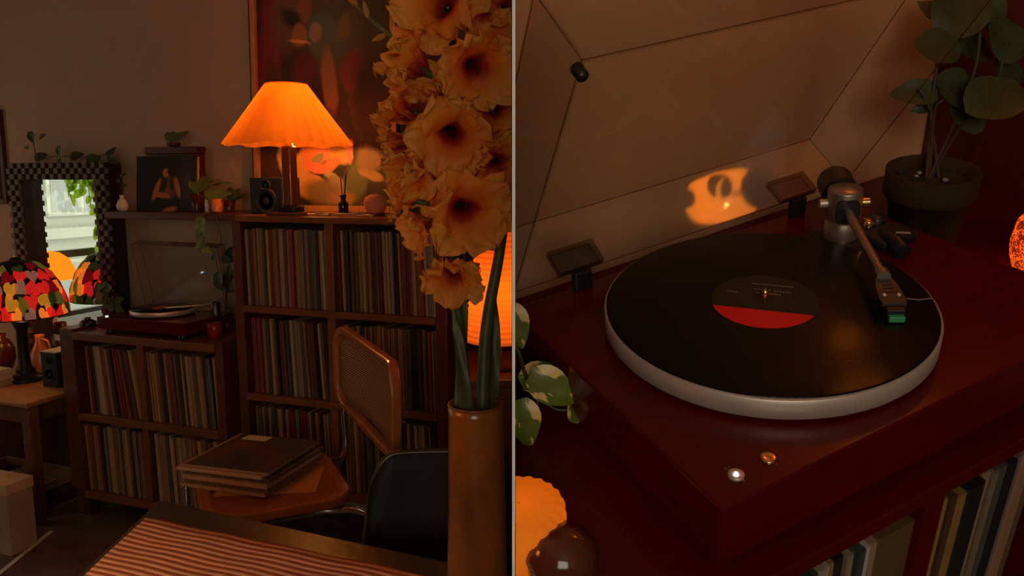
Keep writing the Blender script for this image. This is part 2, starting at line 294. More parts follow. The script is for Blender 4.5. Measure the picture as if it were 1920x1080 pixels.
# ------------------------------------------------------------------ mesh helpers
LEFT, RIGHT = [], []          # everything that belongs to the room / to the close-up set
SIDE = [LEFT]
class MB:
    def __init__(s): s.v, s.f, s.sm = [], [], []
    def add(s, v, f, smooth=False):
        o = len(s.v); s.v += [tuple(x) for x in v]; s.f += [tuple(i + o for i in q) for q in f]; s.sm += [smooth] * len(f); return s
    def box(s, x0, x1, y0, y1, z0, z1):
        return s.add([(x0, y0, z0), (x1, y0, z0), (x1, y1, z0), (x0, y1, z0), (x0, y0, z1), (x1, y0, z1), (x1, y1, z1), (x0, y1, z1)],
                     [(3, 2, 1, 0), (4, 5, 6, 7), (0, 1, 5, 4), (1, 2, 6, 5), (2, 3, 7, 6), (3, 0, 4, 7)])
    def prism(s, poly, z0, z1):
        n = len(poly)
        return s.add([(x, y, z0) for x, y in poly] + [(x, y, z1) for x, y in poly],
                     [tuple(reversed(range(n))), tuple(range(n, 2 * n))] + [(i, (i + 1) % n, n + (i + 1) % n, n + i) for i in range(n)])
    def lathe(s, prof, n=32, c=(0, 0, 0), wob=None, cap=True):
        v, f = [], []
        for k, (r, z) in enumerate(prof):
            for i in range(n):
                a = 2 * math.pi * i / n; q = r * (wob(a, k / (len(prof) - 1)) if wob else 1)
                v.append((c[0] + q * math.cos(a), c[1] + q * math.sin(a), c[2] + z))
        for k in range(len(prof) - 1):
            for i in range(n): f.append((k * n + i, k * n + (i + 1) % n, (k + 1) * n + (i + 1) % n, (k + 1) * n + i))
        s.add(v, f, True)
        if cap:
            if prof[0][0] > 1e-4: s.add(v[:n], [tuple(reversed(range(n)))])
            if prof[-1][0] > 1e-4: s.add(v[-n:], [tuple(range(n))])
        return s
    def tube(s, pts, rad, n=10, cap=True):
        pts = [Vector(p) for p in pts]; N = len(pts); rad = rad if isinstance(rad, (list, tuple)) else [rad] * N
        t0 = (pts[1] - pts[0]).normalized(); u = t0.orthogonal().normalized(); v, f = [], []
        for k, p in enumerate(pts):
            t = (pts[min(k + 1, N - 1)] - pts[max(k - 1, 0)]).normalized(); u = (u - t * u.dot(t)).normalized(); q = t.cross(u)
            for i in range(n):
                a = 2 * math.pi * i / n; v.append(p + (u * math.cos(a) + q * math.sin(a)) * rad[k])
        for k in range(N - 1):
            for i in range(n): f.append((k * n + i, k * n + (i + 1) % n, (k + 1) * n + (i + 1) % n, (k + 1) * n + i))
        s.add(v, f, True)
        if cap: s.add(v[:n], [tuple(reversed(range(n)))]); s.add(v[-n:], [tuple(range(n))])
        return s
    def xf(s, m): s.v = [tuple(m @ Vector(p)) for p in s.v]; return s
    def mesh(s, name, m):
        me = bpy.data.meshes.new(name); me.from_pydata(s.v, [], s.f); me.polygons.foreach_set('use_smooth', s.sm)
        if m: me.materials.append(M[m])
        me.update(); return me
    def build(s, name, m, parent=None, bevel=0, solid=0, sub=0, loc=None):
        return obj(name, s.mesh(name, m), parent, bevel, solid, sub, loc)
def obj(name, me, parent=None, bevel=0, solid=0, sub=0, loc=None):
    o = bpy.data.objects.new(name, me); C.objects.link(o); SIDE[0].append(o)
    if parent: o.parent = parent
    if loc is not None: o.location = loc
    if solid: d = o.modifiers.new('s', 'SOLIDIFY'); d.thickness = solid; d.offset = 0
    if bevel: d = o.modifiers.new('b', 'BEVEL'); d.width = bevel; d.segments = 2; d.limit_method = 'ANGLE'; d.angle_limit = R(40)
    if sub: d = o.modifiers.new('u', 'SUBSURF'); d.levels = d.render_levels = sub
    return o
def smooth_path(pts, k=6):
    pts = [Vector(p) for p in pts]; out = []
    for i in range(len(pts) - 1):
        a, b, c, d = pts[max(i - 1, 0)], pts[i], pts[i + 1], pts[min(i + 2, len(pts) - 1)]
        for j in range(k):
            t = j / k; out.append(.5 * ((2 * b) + (c - a) * t + (2 * a - 5 * b + 4 * c - d) * t * t + (3 * b - a - 3 * c + d) * t ** 3))
    return out + [pts[-1]]
def tag(o, label, cat, group=None):
    o['label'] = label; o['category'] = cat
    if group: o['group'] = group
    return o
def thing(name, label, cat, loc=(0, 0, 0), rz=0, group=None):
    o = bpy.data.objects.new(name, None); C.objects.link(o); o.empty_display_size = .05; SIDE[0].append(o)
    o.location = loc; o.rotation_euler = (0, 0, rz)
    if SIDE[0] is RIGHT: o.matrix_world = TR @ Matrix.Translation(loc) @ Matrix.Rotation(rz, 4, 'Z')
    return tag(o, label, cat, group)
def struct(o): o['kind'] = 'structure'; return o
def aim(o, pos, zdir, ydir, post=None):
    """place o with its local z along zdir and local y towards ydir"""
    z = Vector(zdir).normalized(); y = Vector(ydir); y = (y - z * y.dot(z)).normalized(); x = y.cross(z)
    m = Matrix(((x.x, y.x, z.x, pos[0]), (x.y, y.y, z.y, pos[1]), (x.z, y.z, z.z, pos[2]), (0, 0, 0, 1)))
    if post is not None: m = m @ post
    o.matrix_local = m; return o
def lamp(name, loc, color, energy, rad, parent):
    l = bpy.data.lights.new(name, 'POINT'); l.color = color; l.energy = energy; l.shadow_soft_size = rad
    o = bpy.data.objects.new(name, l); C.objects.link(o); o.parent = parent; o.location = loc; return o
def leaf_mesh(name, m, L=1, W=.6, kind='oval', fold=.18, droop=.25, nv=8):
    mb = MB(); v, f = [], []
    for k in range(nv + 1):
        t = k / nv
        if kind == 'heart': wd = W * (max(0, math.sin(math.pi * min(1, t * .93 + .07))) ** .62) * (1 - .45 * t)
        elif kind == 'round': wd = W * max(0, math.sin(math.pi * (t * .96 + .02))) ** .55
        elif kind == 'strap': wd = W * (min(1, t * 5 + .3)) * (1 - t ** 3)
        else: wd = W * max(0, math.sin(math.pi * t ** .85)) ** .8
        for u in (-1, -.5, 0, .5, 1):
            v.append((u * wd * .5, t * L, fold * abs(u) * wd * .5 - droop * L * t * t + .02 * L * math.sin(9 * t + 2 * u)))
    for k in range(nv):
        for i in range(4): f.append((k * 5 + i, k * 5 + i + 1, (k + 1) * 5 + i + 1, (k + 1) * 5 + i))
    return mb.add(v, f, True).mesh(name, m)
def plant_leaf(parent, me, pos, tip, nrm, s=1):
    o = obj('leaf', me, parent); return aim(o, pos, nrm, tip, Matrix.Scale(s, 4))
def rnd(a, b): return random.uniform(a, b)

# ------------------------------------------------------------------ the room
YW, YF = 2.90, 2.44
XL = -4.6
struct(MB().box(-4.8, 2.4, -2.6, 3.0, -.1, 0).build('floor', 'floor_wood'))
struct(MB().box(-4.8, 2.4, -2.6, 3.0, 2.7, 2.8).build('ceiling', 'ceiling'))
struct(MB().box(-4.8, 2.4, YW, 3.1, 0, 2.7).build('wall_back', 'wall'))
struct(MB().box(2.4, 2.6, -2.6, 3.0, 0, 2.7).build('wall_right', 'wall'))
FX0, FX1, FZ0, FZ1 = .05, 2.05, .95, 2.40          # wide window behind the viewer
wf = MB(); wf.box(-4.8, FX0, -2.8, -2.6, 0, 2.7); wf.box(FX1, 2.4, -2.8, -2.6, 0, 2.7); wf.box(FX0, FX1, -2.8, -2.6, 0, FZ0); wf.box(FX0, FX1, -2.8, -2.6, FZ1, 2.7)
struct(wf.build('wall_front', 'wall'))
b = MB(); b.box(FX0, FX1, -2.72, -2.68, FZ0, FZ0 + .05); b.box(FX0, FX1, -2.72, -2.68, FZ1 - .05, FZ1); b.box(FX0, FX0 + .05, -2.72, -2.68, FZ0 + .05, FZ1 - .05); b.box(FX1 - .05, FX1, -2.72, -2.68, FZ0 + .05, FZ1 - .05)
win2 = struct(b.build('window_2', 'window_paint')); MB().box(FX0 + .05, FX1 - .05, -2.702, -2.698, FZ0 + .05, FZ1 - .05).build('pane', 'window_glass', win2)
WY0, WY1, WZ0, WZ1 = .83, 2.23, .55, 2.25        # opening in the left wall
wl = MB(); wl.box(-4.8, XL, -2.6, WY0, 0, 2.7); wl.box(-4.8, XL, WY1, YW, 0, 2.7); wl.box(-4.8, XL, WY0, WY1, 0, WZ0); wl.box(-4.8, XL, WY0, WY1, WZ1, 2.7)
struct(wl.build('wall_left', 'wall'))
b = MB()
b.box(-4.72, -4.66, WY0, WY1, WZ0, WZ0 + .05); b.box(-4.72, -4.66, WY0, WY1, WZ1 - .05, WZ1); b.box(-4.72, -4.66, WY0, WY0 + .05, WZ0 + .05, WZ1 - .05); b.box(-4.72, -4.66, WY1 - .05, WY1, WZ0 + .05, WZ1 - .05)
win = struct(b.build('window_1', 'window_paint'))
MB().box(-4.72, -4.66, WY0 + .05, WY1 - .05, .97, 1.02).build('window_transom', 'window_paint', win)
for (za, zb) in ((WZ0 + .05, .97), (1.02, WZ1 - .05)): MB().box(-4.693, -4.689, WY0 + .05, WY1 - .05, za, zb).build('pane', 'window_glass', win)
MB().box(-4.66, -4.52, WY0 - .03, WY1 + .03, WZ0 - .03, WZ0).build('window_sill', 'window_paint', win)
# partition between the two views; its front edge is painted white
def camp(x, d, z):
    fh = Vector((CF.x, CF.y, 0)).normalized(); rh = Vector((CR.x, CR.y, 0)).normalized(); return rh * x + fh * d + Vector((0, 0, z))
PD0, PTH = .55, .0023
pw = MB(); p = [camp(0.0001, PD0 + .004, 0), camp(PTH, PD0 + .004, 0), camp(PTH, 3.08, 0), camp(0.0001, 3.08, 0)]
pw.prism([(q.x, q.y) for q in p], 0, 2.7); part = struct(pw.build('wall_partition', 'partition_face'))
pe = MB(); p = [camp(0.0001, PD0, 0), camp(PTH, PD0, 0), camp(PTH, PD0 + .004, 0), camp(0.0001, PD0 + .004, 0)]
pe.prism([(q.x, q.y) for q in p], 0, 2.7); pe.build('edge_strip', 'partition_edge', part)
STRUCT_KEEP = set(o.name for o in LEFT)

# the street outside
t = thing('apartment_facade', 'pale apartment facade across the street reflected in the mirror', 'building', (-9.5, -1.2, -3))
MB().box(-.3, 0, -8, 8, 0, 9).build('wall', 'facade', t)
for iz in range(5):
    for iy in range(9):
        y, z = -7 + iy * 1.7, .5 + iz * 1.75
        wd = MB().box(0, .05, y, y + 1.1, z, z + 1.15).build('window', 'facade', t)
        MB().box(.05, .06, y + .06, y + .52, z + .06, z + 1.09).build('pane', 'facade_blind' if (iz + iy) % 3 == 0 else 'facade_glass', wd)
        MB().box(.05, .06, y + .58, y + 1.04, z + .06, z + 1.09).build('pane', 'facade_glass', wd)
    MB().box(0, .12, -8, 8, iz * 1.75 + .2, iz * 1.75 + .34).build('ledge', 'facade', t)
struct(MB().box(-9.5, -4.81, -9, 9, -3.1, -3).build('ground', 'street'))

# rug and things on the floor
a, b_ = PZ(-6, 1080, 0), PZ(92, 1000, 0)
dv = (b_ - a).normalized(); nv = Vector((dv.y, -dv.x, 0)); L0 = (b_ - a).length
q = [a - dv * .8, b_, Vector((-1.2, 2.30, 0)), Vector((-1.2, .6, 0))]
rug = MB().prism([(v.x, v.y) for v in q], .0, .008).build('rug', 'rug'); tag(rug, 'dark red and grey patterned rug on the floor', 'rug')
q2 = [a - dv * .8, b_, b_ + nv * .02, a - dv * .8 + nv * .02]
MB().prism([(v.x, v.y) for v in q2], .008, .011).build('border', 'cream', rug)

# ------------------------------------------------------------------ record cabinets
def zof(px, py, Y=YF): return PY(px, py, Y).z
def xof(px, py, Y=YF): return PY(px, py, Y).x
DEP = .33
def cabinet(name, label, xs, zs, foot, over, post_top):
    """xs: outer left, inner left, divider pair, inner right, outer right; zs: (top, under) of each board"""
    t = thing(name, label, 'cabinet', ((xs[0] + xs[5]) / 2, YF + DEP / 2, 0)); o = t.location
    def bb(nm, x0, x1, y0, y1, z0, z1, m): return MB().box(x0 - o.x, x1 - o.x, y0 - o.y, y1 - o.y, z0, z1).build(nm, m, t, bevel=.003)
    bb('side_panel', xs[0], xs[1], YF, YF + DEP, foot, post_top, 'cab_wood'); bb('side_panel', xs[4], xs[5], YF, YF + DEP, foot, post_top, 'cab_wood')
    for i, (z1, z0) in enumerate(zs): bb('top_board' if i == 0 else 'shelf', xs[1] - (over if i == 0 else 0), xs[4] + (over if i == 0 else 0), YF - .004, YF + DEP, z0, z1, 'cab_edge')
    for i in range(len(zs) - 1): bb('divider', xs[2], xs[3], YF + .004, YF + DEP, zs[i + 1][0], zs[i][1], 'cab_edge')
    bb('back_panel', xs[1], xs[4], YF + DEP - .008, YF + DEP - .001, zs[-1][0], zs[0][1], 'dark_wood')
    for x in (xs[0], xs[4]):
        bb('leg', x, x + xs[1] - xs[0], YF + .02, YF + .06, 0, foot, 'dark_wood'); bb('leg', x, x + xs[1] - xs[0], YF + DEP - .06, YF + DEP - .02, 0, foot, 'dark_wood')
    return t
lz = [(zof(265, 634), zof(265, 649)), (zof(265, 790), zof(265, 804)), (zof(265, 938), zof(265, 952))]
lx = [xof(112, 640), xof(137, 640), xof(257, 700), xof(269, 700), xof(404, 700), xof(419, 700)]
cabinet('low_record_cabinet', 'low two-tier wooden record cabinet under the turntable', lx, lz, .13, 0, lz[0][0] + .012)
tz = [(zof(590, 407), zof(590, 419)), (zof(640, 585), zof(640, 598)), (zof(540, 745), zof(540, 758)), (zof(540, 908), zof(540, 922))]
tx = [xof(437, 500), xof(453, 500), xof(609, 500), xof(624, 500), xof(816, 560), xof(838, 560)]
cabinet('tall_record_cabinet', 'tall wooden record cabinet carrying the pleated lamp', tx, tz, tz[3][1] - .02, .018, tz[0][1])

SL = [tuple((min(.40, r * 1.7), min(.25, g * 1.75), min(.16, b * 1.6))) for r, g, b in [(.30, .155, .075), (.24, .12, .05), (.16, .075, .035), (.10, .045, .02), (.045, .018, .012), (.02, .012, .01), (.09, .012, .012), (.15, .02, .016), (.36, .24, .15), (.12, .10, .085), (.05, .045, .04), (.5, .36, .26), (.20, .10, .045), (.28, .14, .055), (.07, .05, .02)]]
def sleeve(nm, s=1):
    mb = MB(); e = .12      # unit: 1 thick (x), .30 deep (y), .30 high (z); spine faces -y with softened edges
    x = [-.5, -.5 + e, .5 - e, .5]
    poly = [(-.5, .3), (-.5, .002), (-.5 + e, 0), (.5 - e, 0), (.5, .002), (.5, .3)]
    mb.prism(poly, 0, .3 * s); return mb.mesh(nm, 'sleeve')
SM = [sleeve('record_sleeve', 1), sleeve('record_sleeve_short', .985)]
def records(x0, x1, z, label, group, lean0=0, lean1=0, gaps=0, warm=1.0, yoff=.012):
    x = x0 + .004; prev = 0.0; H_ = .302
    while x < x1 - .012:
        th = random.choice((.006, .008, .01, .012, .014, .018, .009)); lean = min(0, lean0 + (lean1 - lean0) * ((x - x0) / (x1 - x0)) + rnd(-.008, .008)); al = -lean
        x += max(0, H_ * (math.tan(al) - math.tan(prev))) if prev or x > x0 + .005 else 0
        w_ = th / math.cos(al)
        if x + w_ > x1: break
        # the left lower edge rests on the board
        o = obj('record_sleeve', random.choice(SM)); o.location = (x + w_ - th / 2 * math.cos(al), YF + yoff + rnd(0, .012), z + th / 2 * math.sin(al) + .0008)
        o.scale = (th * .94, .97, 1); o.rotation_euler = (0, lean, 0)
        c = random.choice(SL); k = rnd(.75, 1.25) * warm; o.color = (*[min(1, v * k) for v in c], 1)
        o.color[3] = 1; tag(o, label, 'record', group); prev = al
        x += w_ + (rnd(.005, .02) if random.random() < gaps else .0008)
H = .3
def lean_fix(x0, x1, a): return x0 + (H * math.sin(-a) if a < 0 else 0), x1 - (H * math.sin(a) if a > 0 else 0)
rows = ('upper', 'lower'); cols = ((lx[1], lx[2]), (lx[3], lx[4]))
for i, rn in enumerate(rows):
    for j, cn in enumerate(('left', 'right')):
        a = (-.16 if (i, j) == (0, 0) else -.05 if (i, j) == (0, 1) else -.03)
        x0, x1 = cols[j]
        if (i, j) == (0, 0): x0 += .0
        records(*lean_fix(x0, x1, a), lz[i + 1][0], f'record sleeve in the {rn} {cn} compartment of the low cabinet', f'records in the {rn} {cn} compartment of the low cabinet', a * .25 if (i, j) == (0, 0) else a, a, .08)
rows = ('top', 'middle', 'bottom'); cols = ((tx[1], tx[2]), (tx[3], tx[4]))
for i, rn in enumerate(rows):
    for j, cn in enumerate(('left', 'right')):
        a = {(0, 0): -.02, (0, 1): -.03, (1, 0): -.06, (1, 1): -.02, (2, 0): -.05, (2, 1): -.05}[(i, j)]
        x0, x1 = lean_fix(*cols[j], a)
        records(x0, x1, tz[i + 1][0], f'record sleeve in the {rn} {cn} compartment of the tall cabinet', f'records in the {rn} {cn} compartment of the tall cabinet', a * .3, a, .05 + .1 * i, .9)

# ------------------------------------------------------------------ wall shelf and what stands on it
SZ = tz[0][0]; SY = 2.56
xs0, xs1 = xof(196, 412, SY), tx[0] - .003
sh = thing('wall_shelf', 'long dark wooden shelf fixed to the wall left of the tall cabinet', 'shelf', ((xs0 + xs1) / 2, YW, SZ - .03))
MB().box(-(xs1 - xs0) / 2, (xs1 - xs0) / 2, SY - YW, -.001, 0, .03).build('board', 'cab_wood', sh, bevel=.003)
MB().box(-(xs1 - xs0) / 2 + .02, (xs1 - xs0) / 2 - .02, -.02, -.001, -.018, 0).build('cleat', 'cab_wood', sh)
def onto(px, py, Y): q = PY(px, py, Y); q.z = SZ; return q
# picture sleeve with a seated figure
y0 = 2.64; c = onto(312, 405, y0); wv = xof(368, 350, y0) - xof(257, 350, y0); hv = zof(312, 292, y0) - SZ
def pr(px, py): return xof(px, py, y0) - c.x, zof(px, py, y0) - SZ
def bl(px, py, rx, ry, a, col, soft=.4): x, z = pr(px, py); s = 3.35 / F; return (x, z, rx * s, ry * s, a, col, soft)
sk = (.5, .14, .04)
blob_mat('seated_figure', (.012, .010, .010), [bl(350, 345, 26, 60, 0, (.06, .045, .035), .9), bl(316, 352, 22, 24, 10, (.22, .06, .02), .5), bl(292, 356, 7, 27, 25, sk), bl(331, 352, 7, 24, -14, sk), bl(303, 366, 24, 7, 8, sk), bl(306, 346, 7, 18, 20, (.02, .014, .014)), bl(320, 346, 5, 16, -10, (.03, .016, .014)),
         bl(308, 324, 10, 10, 0, sk), bl(318, 322, 12, 10, 20, (.012, .01, .01)), bl(300, 386, 30, 16, 0, (.012, .012, .014)), bl(318, 395, 22, 8, -15, sk), bl(350, 405, 20, 6, 0, (.3, .18, .1)), bl(268, 405, 14, 5, 0, (.25, .16, .1))], .006, 20, .8)
ps = thing('picture_sleeve', 'black record sleeve showing a seated figure, leaning on the wall shelf', 'record sleeve', c)
ps.rotation_euler = (R(-5), 0, 0); MB().box(-wv / 2, wv / 2, -.004, .004, 0, hv).build('cover', 'seated_figure', ps, bevel=.001)
MB().box(-wv / 2 + .003, wv / 2 + .004, .0045, .012, .001, hv - .003).build('inner_sleeve', 'paper', ps)
y1 = 2.76; c = onto(343, 405, y1); wv = xof(391, 340, y1) - xof(296, 340, y1); hv = zof(343, 276, y1) - SZ
rb = thing('red_brown_box', 'dark red wooden box standing behind the picture sleeve', 'box', (c.x, c.y - .03, c.z))
MB().box(-wv / 2, wv / 2, -.02, .03, 0, hv - .03).build('body', 'maroon', rb, bevel=.003); MB().box(-wv / 2 - .003, wv / 2 + .003, -.024, .033, hv - .03, hv).build('lid', 'maroon', rb, bevel=.003)
LF = {k: leaf_mesh('leaf_' + k, m, 1, wd, kd, .2, dr) for k, m, wd, kd, dr in (('ivy', 'leaf_dark', .85, 'heart', .15), ('green', 'leaf_green', .8, 'heart', .2), ('oval', 'leaf_dark', .55, 'oval', .2), ('strap', 'leaf_green', .14, 'strap', .75), ('lime', 'leaf_lime', .75, 'heart', .2), ('round', 'leaf_dark', .9, 'round', .12), ('vine', 'vine_bright', .6, 'oval', .15), ('varieg', 'variegated', .82, 'heart', .25), ('grey', 'leaf_green', .62, 'oval', .18))}
def spray(root, base, n, mesh, s0, s1, up=.6, spread=1.0, stem=None, h=0):
    for i in range(n):
        a = 2 * math.pi * i / n + rnd(-.4, .4); d = Vector((math.cos(a) * spread, math.sin(a) * spread, up + rnd(-.2, .3))).normalized()
        pos = Vector(base) + Vector((0, 0, h * rnd(.2, 1))) + d * .008
        if stem: MB().tube([base, tuple(pos)], .0015, 5).build('stem', stem, root)
        plant_leaf(root, LF[mesh], pos, d, Vector((-d.x * .6 + .3, -.8, .55)), rnd(s0, s1))
hb = SZ + hv + .002
tp = thing('small_potted_plant', 'small leafy plant in a low dark dish on top of the red-brown box', 'plant', (c.x - .005, c.y - .025, hb))
MB().lathe([(.022, 0), (.028, .004), (.03, .018), (.026, .018), (.024, .01), (.002, .01)], 20).build('dish', 'maroon_glaze', tp)
spray(tp, (0, 0, .012), 12, 'grey', .045, .085, 1.6, .9)
bv = thing('bud_vase', 'small white bud vase at the left end of the wall shelf', 'vase', onto(231, 405, 2.62))
MB().lathe([(.012, 0), (.022, .006), (.026, .025), (.018, .045), (.008, .056), (.01, .07), (.007, .07), (.005, .058), (.001, .05)], 20).build('body', 'white_glaze', bv)
MB().tube([(0, 0, .06), (.002, 0, .11), (-.015, 0, .15)], .0015, 5).build('stem', 'stem_dark', bv)
for z, s in ((.10, 1), (.125, -1), (.148, 1)): plant_leaf(bv, LF['oval'], (-.004, 0, z), (s, 0, .6), (0, -1, .3), .035)
def pot(name, label, loc, r, h, m, cat='plant'):
    t = thing(name, label, cat, loc); MB().lathe([(r * .75, 0), (r * .78, .002), (r, h), (r * .88, h), (r * .82, h * .8), (.001, h * .8)], 24).build('pot', m, t); return t
t = pot('spider_plant', 'spider plant with arching leaves in a dark red pot on the wall shelf', onto(371, 405, 2.63), .026, .075, 'maroon_glaze')
spray(t, (0, 0, .07), 18, 'strap', .10, .15, 1.6, .7)
spray(t, (0, 0, .08), 6, 'grey', .06, .10, 2.2, .6)
t = tag(thing('glass_vial', 'thin white glass vial between the two pots on the shelf', 'bottle', onto(389, 405, 2.60)), 'thin white glass vial between the two pots on the shelf', 'bottle')
MB().lathe([(.006, 0), (.0085, .003), (.0085, .04), (.006, .046), (.008, .06), (.005, .06), (.004, .048), (.001, .04)], 16).build('body', 'white_glaze', t); MB().lathe([(.0055, .056), (.0055, .064)], 12).build('stopper', 'cab_wood', t)
t = pot('orange_pot_plant', 'small plant in a bright orange cup on the wall shelf', onto(409, 406, 2.61), .026, .058, 'orange_glaze')
spray(t, (0, 0, .05), 8, 'grey', .04, .07, .6, .9)
MB().lathe([(.032, -.0), (.036, .004), (.034, .006), (.001, .004)], 24).build('saucer', 'maroon_glaze', t)
t = pot('dark_fern', 'dark bushy plant at the right end of the wall shelf', onto(431, 406, 2.68), .026, .05, 'maroon_glaze')
spray(t, (0, 0, .05), 18, 'oval', .04, .075, .7, 1)
# trailing vine under the shelf
v0 = onto(384, 405, 2.545); v0.z = SZ + .004
t = thing('trailing_vine', 'lime green vine trailing down over the front of the wall shelf', 'plant', v0)
pts = [Vector((0, .03, .002)), Vector((0, -.012, -.01)), Vector((.008, -.014, -.06)), Vector((-.004, -.012, -.12)), Vector((.004, -.012, -.16))]
MB().tube(smooth_path(pts), .002, 6).build('stem', 'stem_green', t)
for i in range(22):
    z = rnd(-.15, .0); plant_leaf(t, LF['lime' if i % 3 else 'green'], (rnd(-.012, .012), -.014, z), (rnd(-1, 1), -.5, -.6), (rnd(-.5, .5), -1, .4), rnd(.03, .05))
pts = [Vector((.06, .0, 0)), Vector((.075, -.016, -.03)), Vector((.09, -.016, -.1)), Vector((.07, -.014, -.135)), Vector((.035, -.012, -.12))]
MB().tube(smooth_path(pts), .0014, 6).build('stem', 'stem_dark', t)

# ------------------------------------------------------------------ on the tall cabinet
# painting leaning against the wall
yp = 2.83; c = PY(606, 397, yp); c.z = SZ + .001
x0, x1 = xof(472, 200, yp) - c.x, xof(742, 200, yp) - c.x; ph = 1.02; fw = .026
def qb(px, py, rx, ry, a, col, soft=.5): s = 1.5 * 3.25 / F; k = 1.5 if py < 270 else 1.6; return (xof(px, py, yp) - c.x, zof(px, py, yp) - SZ, rx * s, ry * s, a, tuple(min(1, v * k) for v in col), soft * .6)
O, A_, G, D_, RD_, P_ = (.55, .17, .03), (.50, .26, .06), (.06, .07, .03), (.018, .009, .006), (.13, .012, .008), (.6, .2, .09)
blob_mat('abstract_painting', (.055, .028, .012), [
    qb(500, 90, 22, 150, 5, RD_, .8), qb(540, 20, 34, 60, 15, (.09, .05, .02), .8), qb(630, 60, 60, 90, -20, (.05, .045, .02), .8), qb(563, 18, 14, 22, 10, (.14, .05, .03)), qb(545, 40, 30, 12, 40, D_, .8),
    qb(600, 70, 26, 34, -15, (.055, .075, .06), .4), qb(635, 62, 10, 30, 20, (.10, .075, .03), .5), qb(615, 100, 34, 12, -30, (.05, .06, .03)), qb(556, 66, 14, 18, 10, (.17, .08, .03)), qb(585, 60, 9, 14, 5, (.16, .12, .08)), qb(555, 78, 20, 3, 15, (.4, .18, .06), .8),
    qb(612, 150, 12, 46, -6, (.15, .085, .03), .4), qb(660, 130, 22, 30, 15, (.10, .02, .015), .7), qb(690, 170, 30, 60, 0, D_, .9), qb(565, 130, 24, 30, 20, (.06, .012, .012), .7), qb(505, 170, 18, 50, 0, (.05, .014, .01), .8), qb(700, 40, 26, 50, 10, (.035, .03, .012), .8),
    qb(700, 240, 34, 40, 0, D_, .8), qb(505, 310, 16, 34, 0, (.06, .02, .012), .6), qb(532, 300, 14, 26, -5, A_), qb(560, 320, 16, 30, 15, (.5, .28, .07)), qb(585, 285, 24, 20, 10, O, .4), qb(612, 282, 16, 14, -10, P_, .4), qb(594, 300, 6, 14, 40, (.22, .2, .08)), qb(636, 288, 18, 16, 10, (.45, .24, .06), .4), qb(655, 285, 5, 16, 8, P_),
    qb(590, 314, 26, 6, 8, (.6, .14, .05)), qb(618, 310, 18, 8, -20, (.45, .16, .06)), qb(565, 340, 18, 28, -25, (.5, .24, .05)), qb(588, 335, 16, 8, 30, (.42, .18, .05)), qb(618, 330, 14, 6, 20, (.3, .24, .12)), qb(632, 345, 20, 10, 35, (.2, .15, .08)), qb(600, 360, 34, 22, 0, (.14, .09, .03), .8), qb(665, 340, 20, 34, 10, (.08, .085, .03), .6), qb(692, 330, 22, 8, 20, (.3, .17, .05)), qb(690, 300, 22, 20, 0, (.2, .11, .04), .7), qb(510, 350, 18, 14, 0, (.2, .1, .03), .7), qb(640, 372, 24, 12, 0, (.22, .12, .04), .7)], .05, 10, .55, ground=[(.012, .006, .004), (.05, .012, .008), (.035, .022, .008), (.02, .022, .010), (.07, .045, .016), (.10, .02, .012)])
pt = thing('painting', 'large abstract floral painting in an oak frame leaning behind the lamp', 'painting', c); pt.rotation_euler = (R(-1.5), 0, 0)
MB().box(x0 + .008, x1 - .008, .004, .012, .004, ph - .004).build('canvas', 'abstract_painting', pt)
MB().box(x0, x0 + fw, -.012, .014, 0, ph).build('frame_rail', 'oak_frame', pt, bevel=.002); MB().box(x1 - fw, x1, -.012, .014, 0, ph).build('frame_rail', 'oak_frame', pt, bevel=.002)
MB().box(x0 + fw, x1 - fw, -.012, .014, 0, fw).build('frame_rail', 'oak_frame', pt, bevel=.002); MB().box(x0 + fw, x1 - fw, -.012, .014, ph - fw, ph).build('frame_rail', 'oak_frame', pt, bevel=.002)
MB().box(x0 - .004, x0, -.013, .016, 0, ph).build('frame_edge', 'dark_wood', pt); MB().box(x1, x1 + .004, -.013, .016, 0, ph).build('frame_edge', 'dark_wood', pt)
# dark panelling on the wall to the right
xp0 = xof(752, 200, YW - .02)
pan = struct(MB().box(xp0, 2.38, YW - .012, YW, 0, 2.69).build('trim_1', 'dark_wood'))
x = xp0
while x < .2:
    MB().box(x + .003, x + .147, YW - .024, YW - .012, .1, 2.6).build('panel_board', 'dark_wood', pan, bevel=.003); x += .15

def pleated_lamp(t, r0, r1, z0, z1, m, n=40, amp=.03, wave=.0):
    mb = MB(); N = n * 4; rows = 9; v, f = [], []
    for k in range(rows):
        q = k / (rows - 1); r = r1 + (r0 - r1) * q
        for i in range(N):
            a = 2 * math.pi * i / N; p = 1 + amp * math.cos(n * a) * (.35 + .65 * q if r0 > r1 else .6); zz = z1 + (z0 - z1) * q - wave * .5 * (1 - math.cos(n / 3 * a)) * q ** 6
            v.append((r * p * math.cos(a), r * p * math.sin(a), zz))
    for k in range(rows - 1):
        for i in range(N): f.append((k * N + i, k * N + (i + 1) % N, (k + 1) * N + (i + 1) % N, (k + 1) * N + i))
    return mb.add(v, f, True).build('lamp_shade', m, t)
yl = 2.515; c = PY(546, 402, yl); c.z = SZ
zs0, zs1 = zof(546, 268, yl) - SZ, zof(546, 157, yl) - SZ; rb0 = (xof(644, 262, yl) - xof(449, 262, yl)) / 2; rt0 = (xof(579, 160, yl) - xof(514, 160, yl)) / 2
t = thing('pleated_table_lamp', 'lit table lamp with orange pleated shade on the tall cabinet', 'lamp', c)
MB().box(-.072, .072, -.06, .06, 0, .014).build('base_plate', 'lamp_wood', t, bevel=.003); MB().box(-.04, .04, -.034, .034, .014, .036).build('base_block', 'black_plastic', t, bevel=.005)
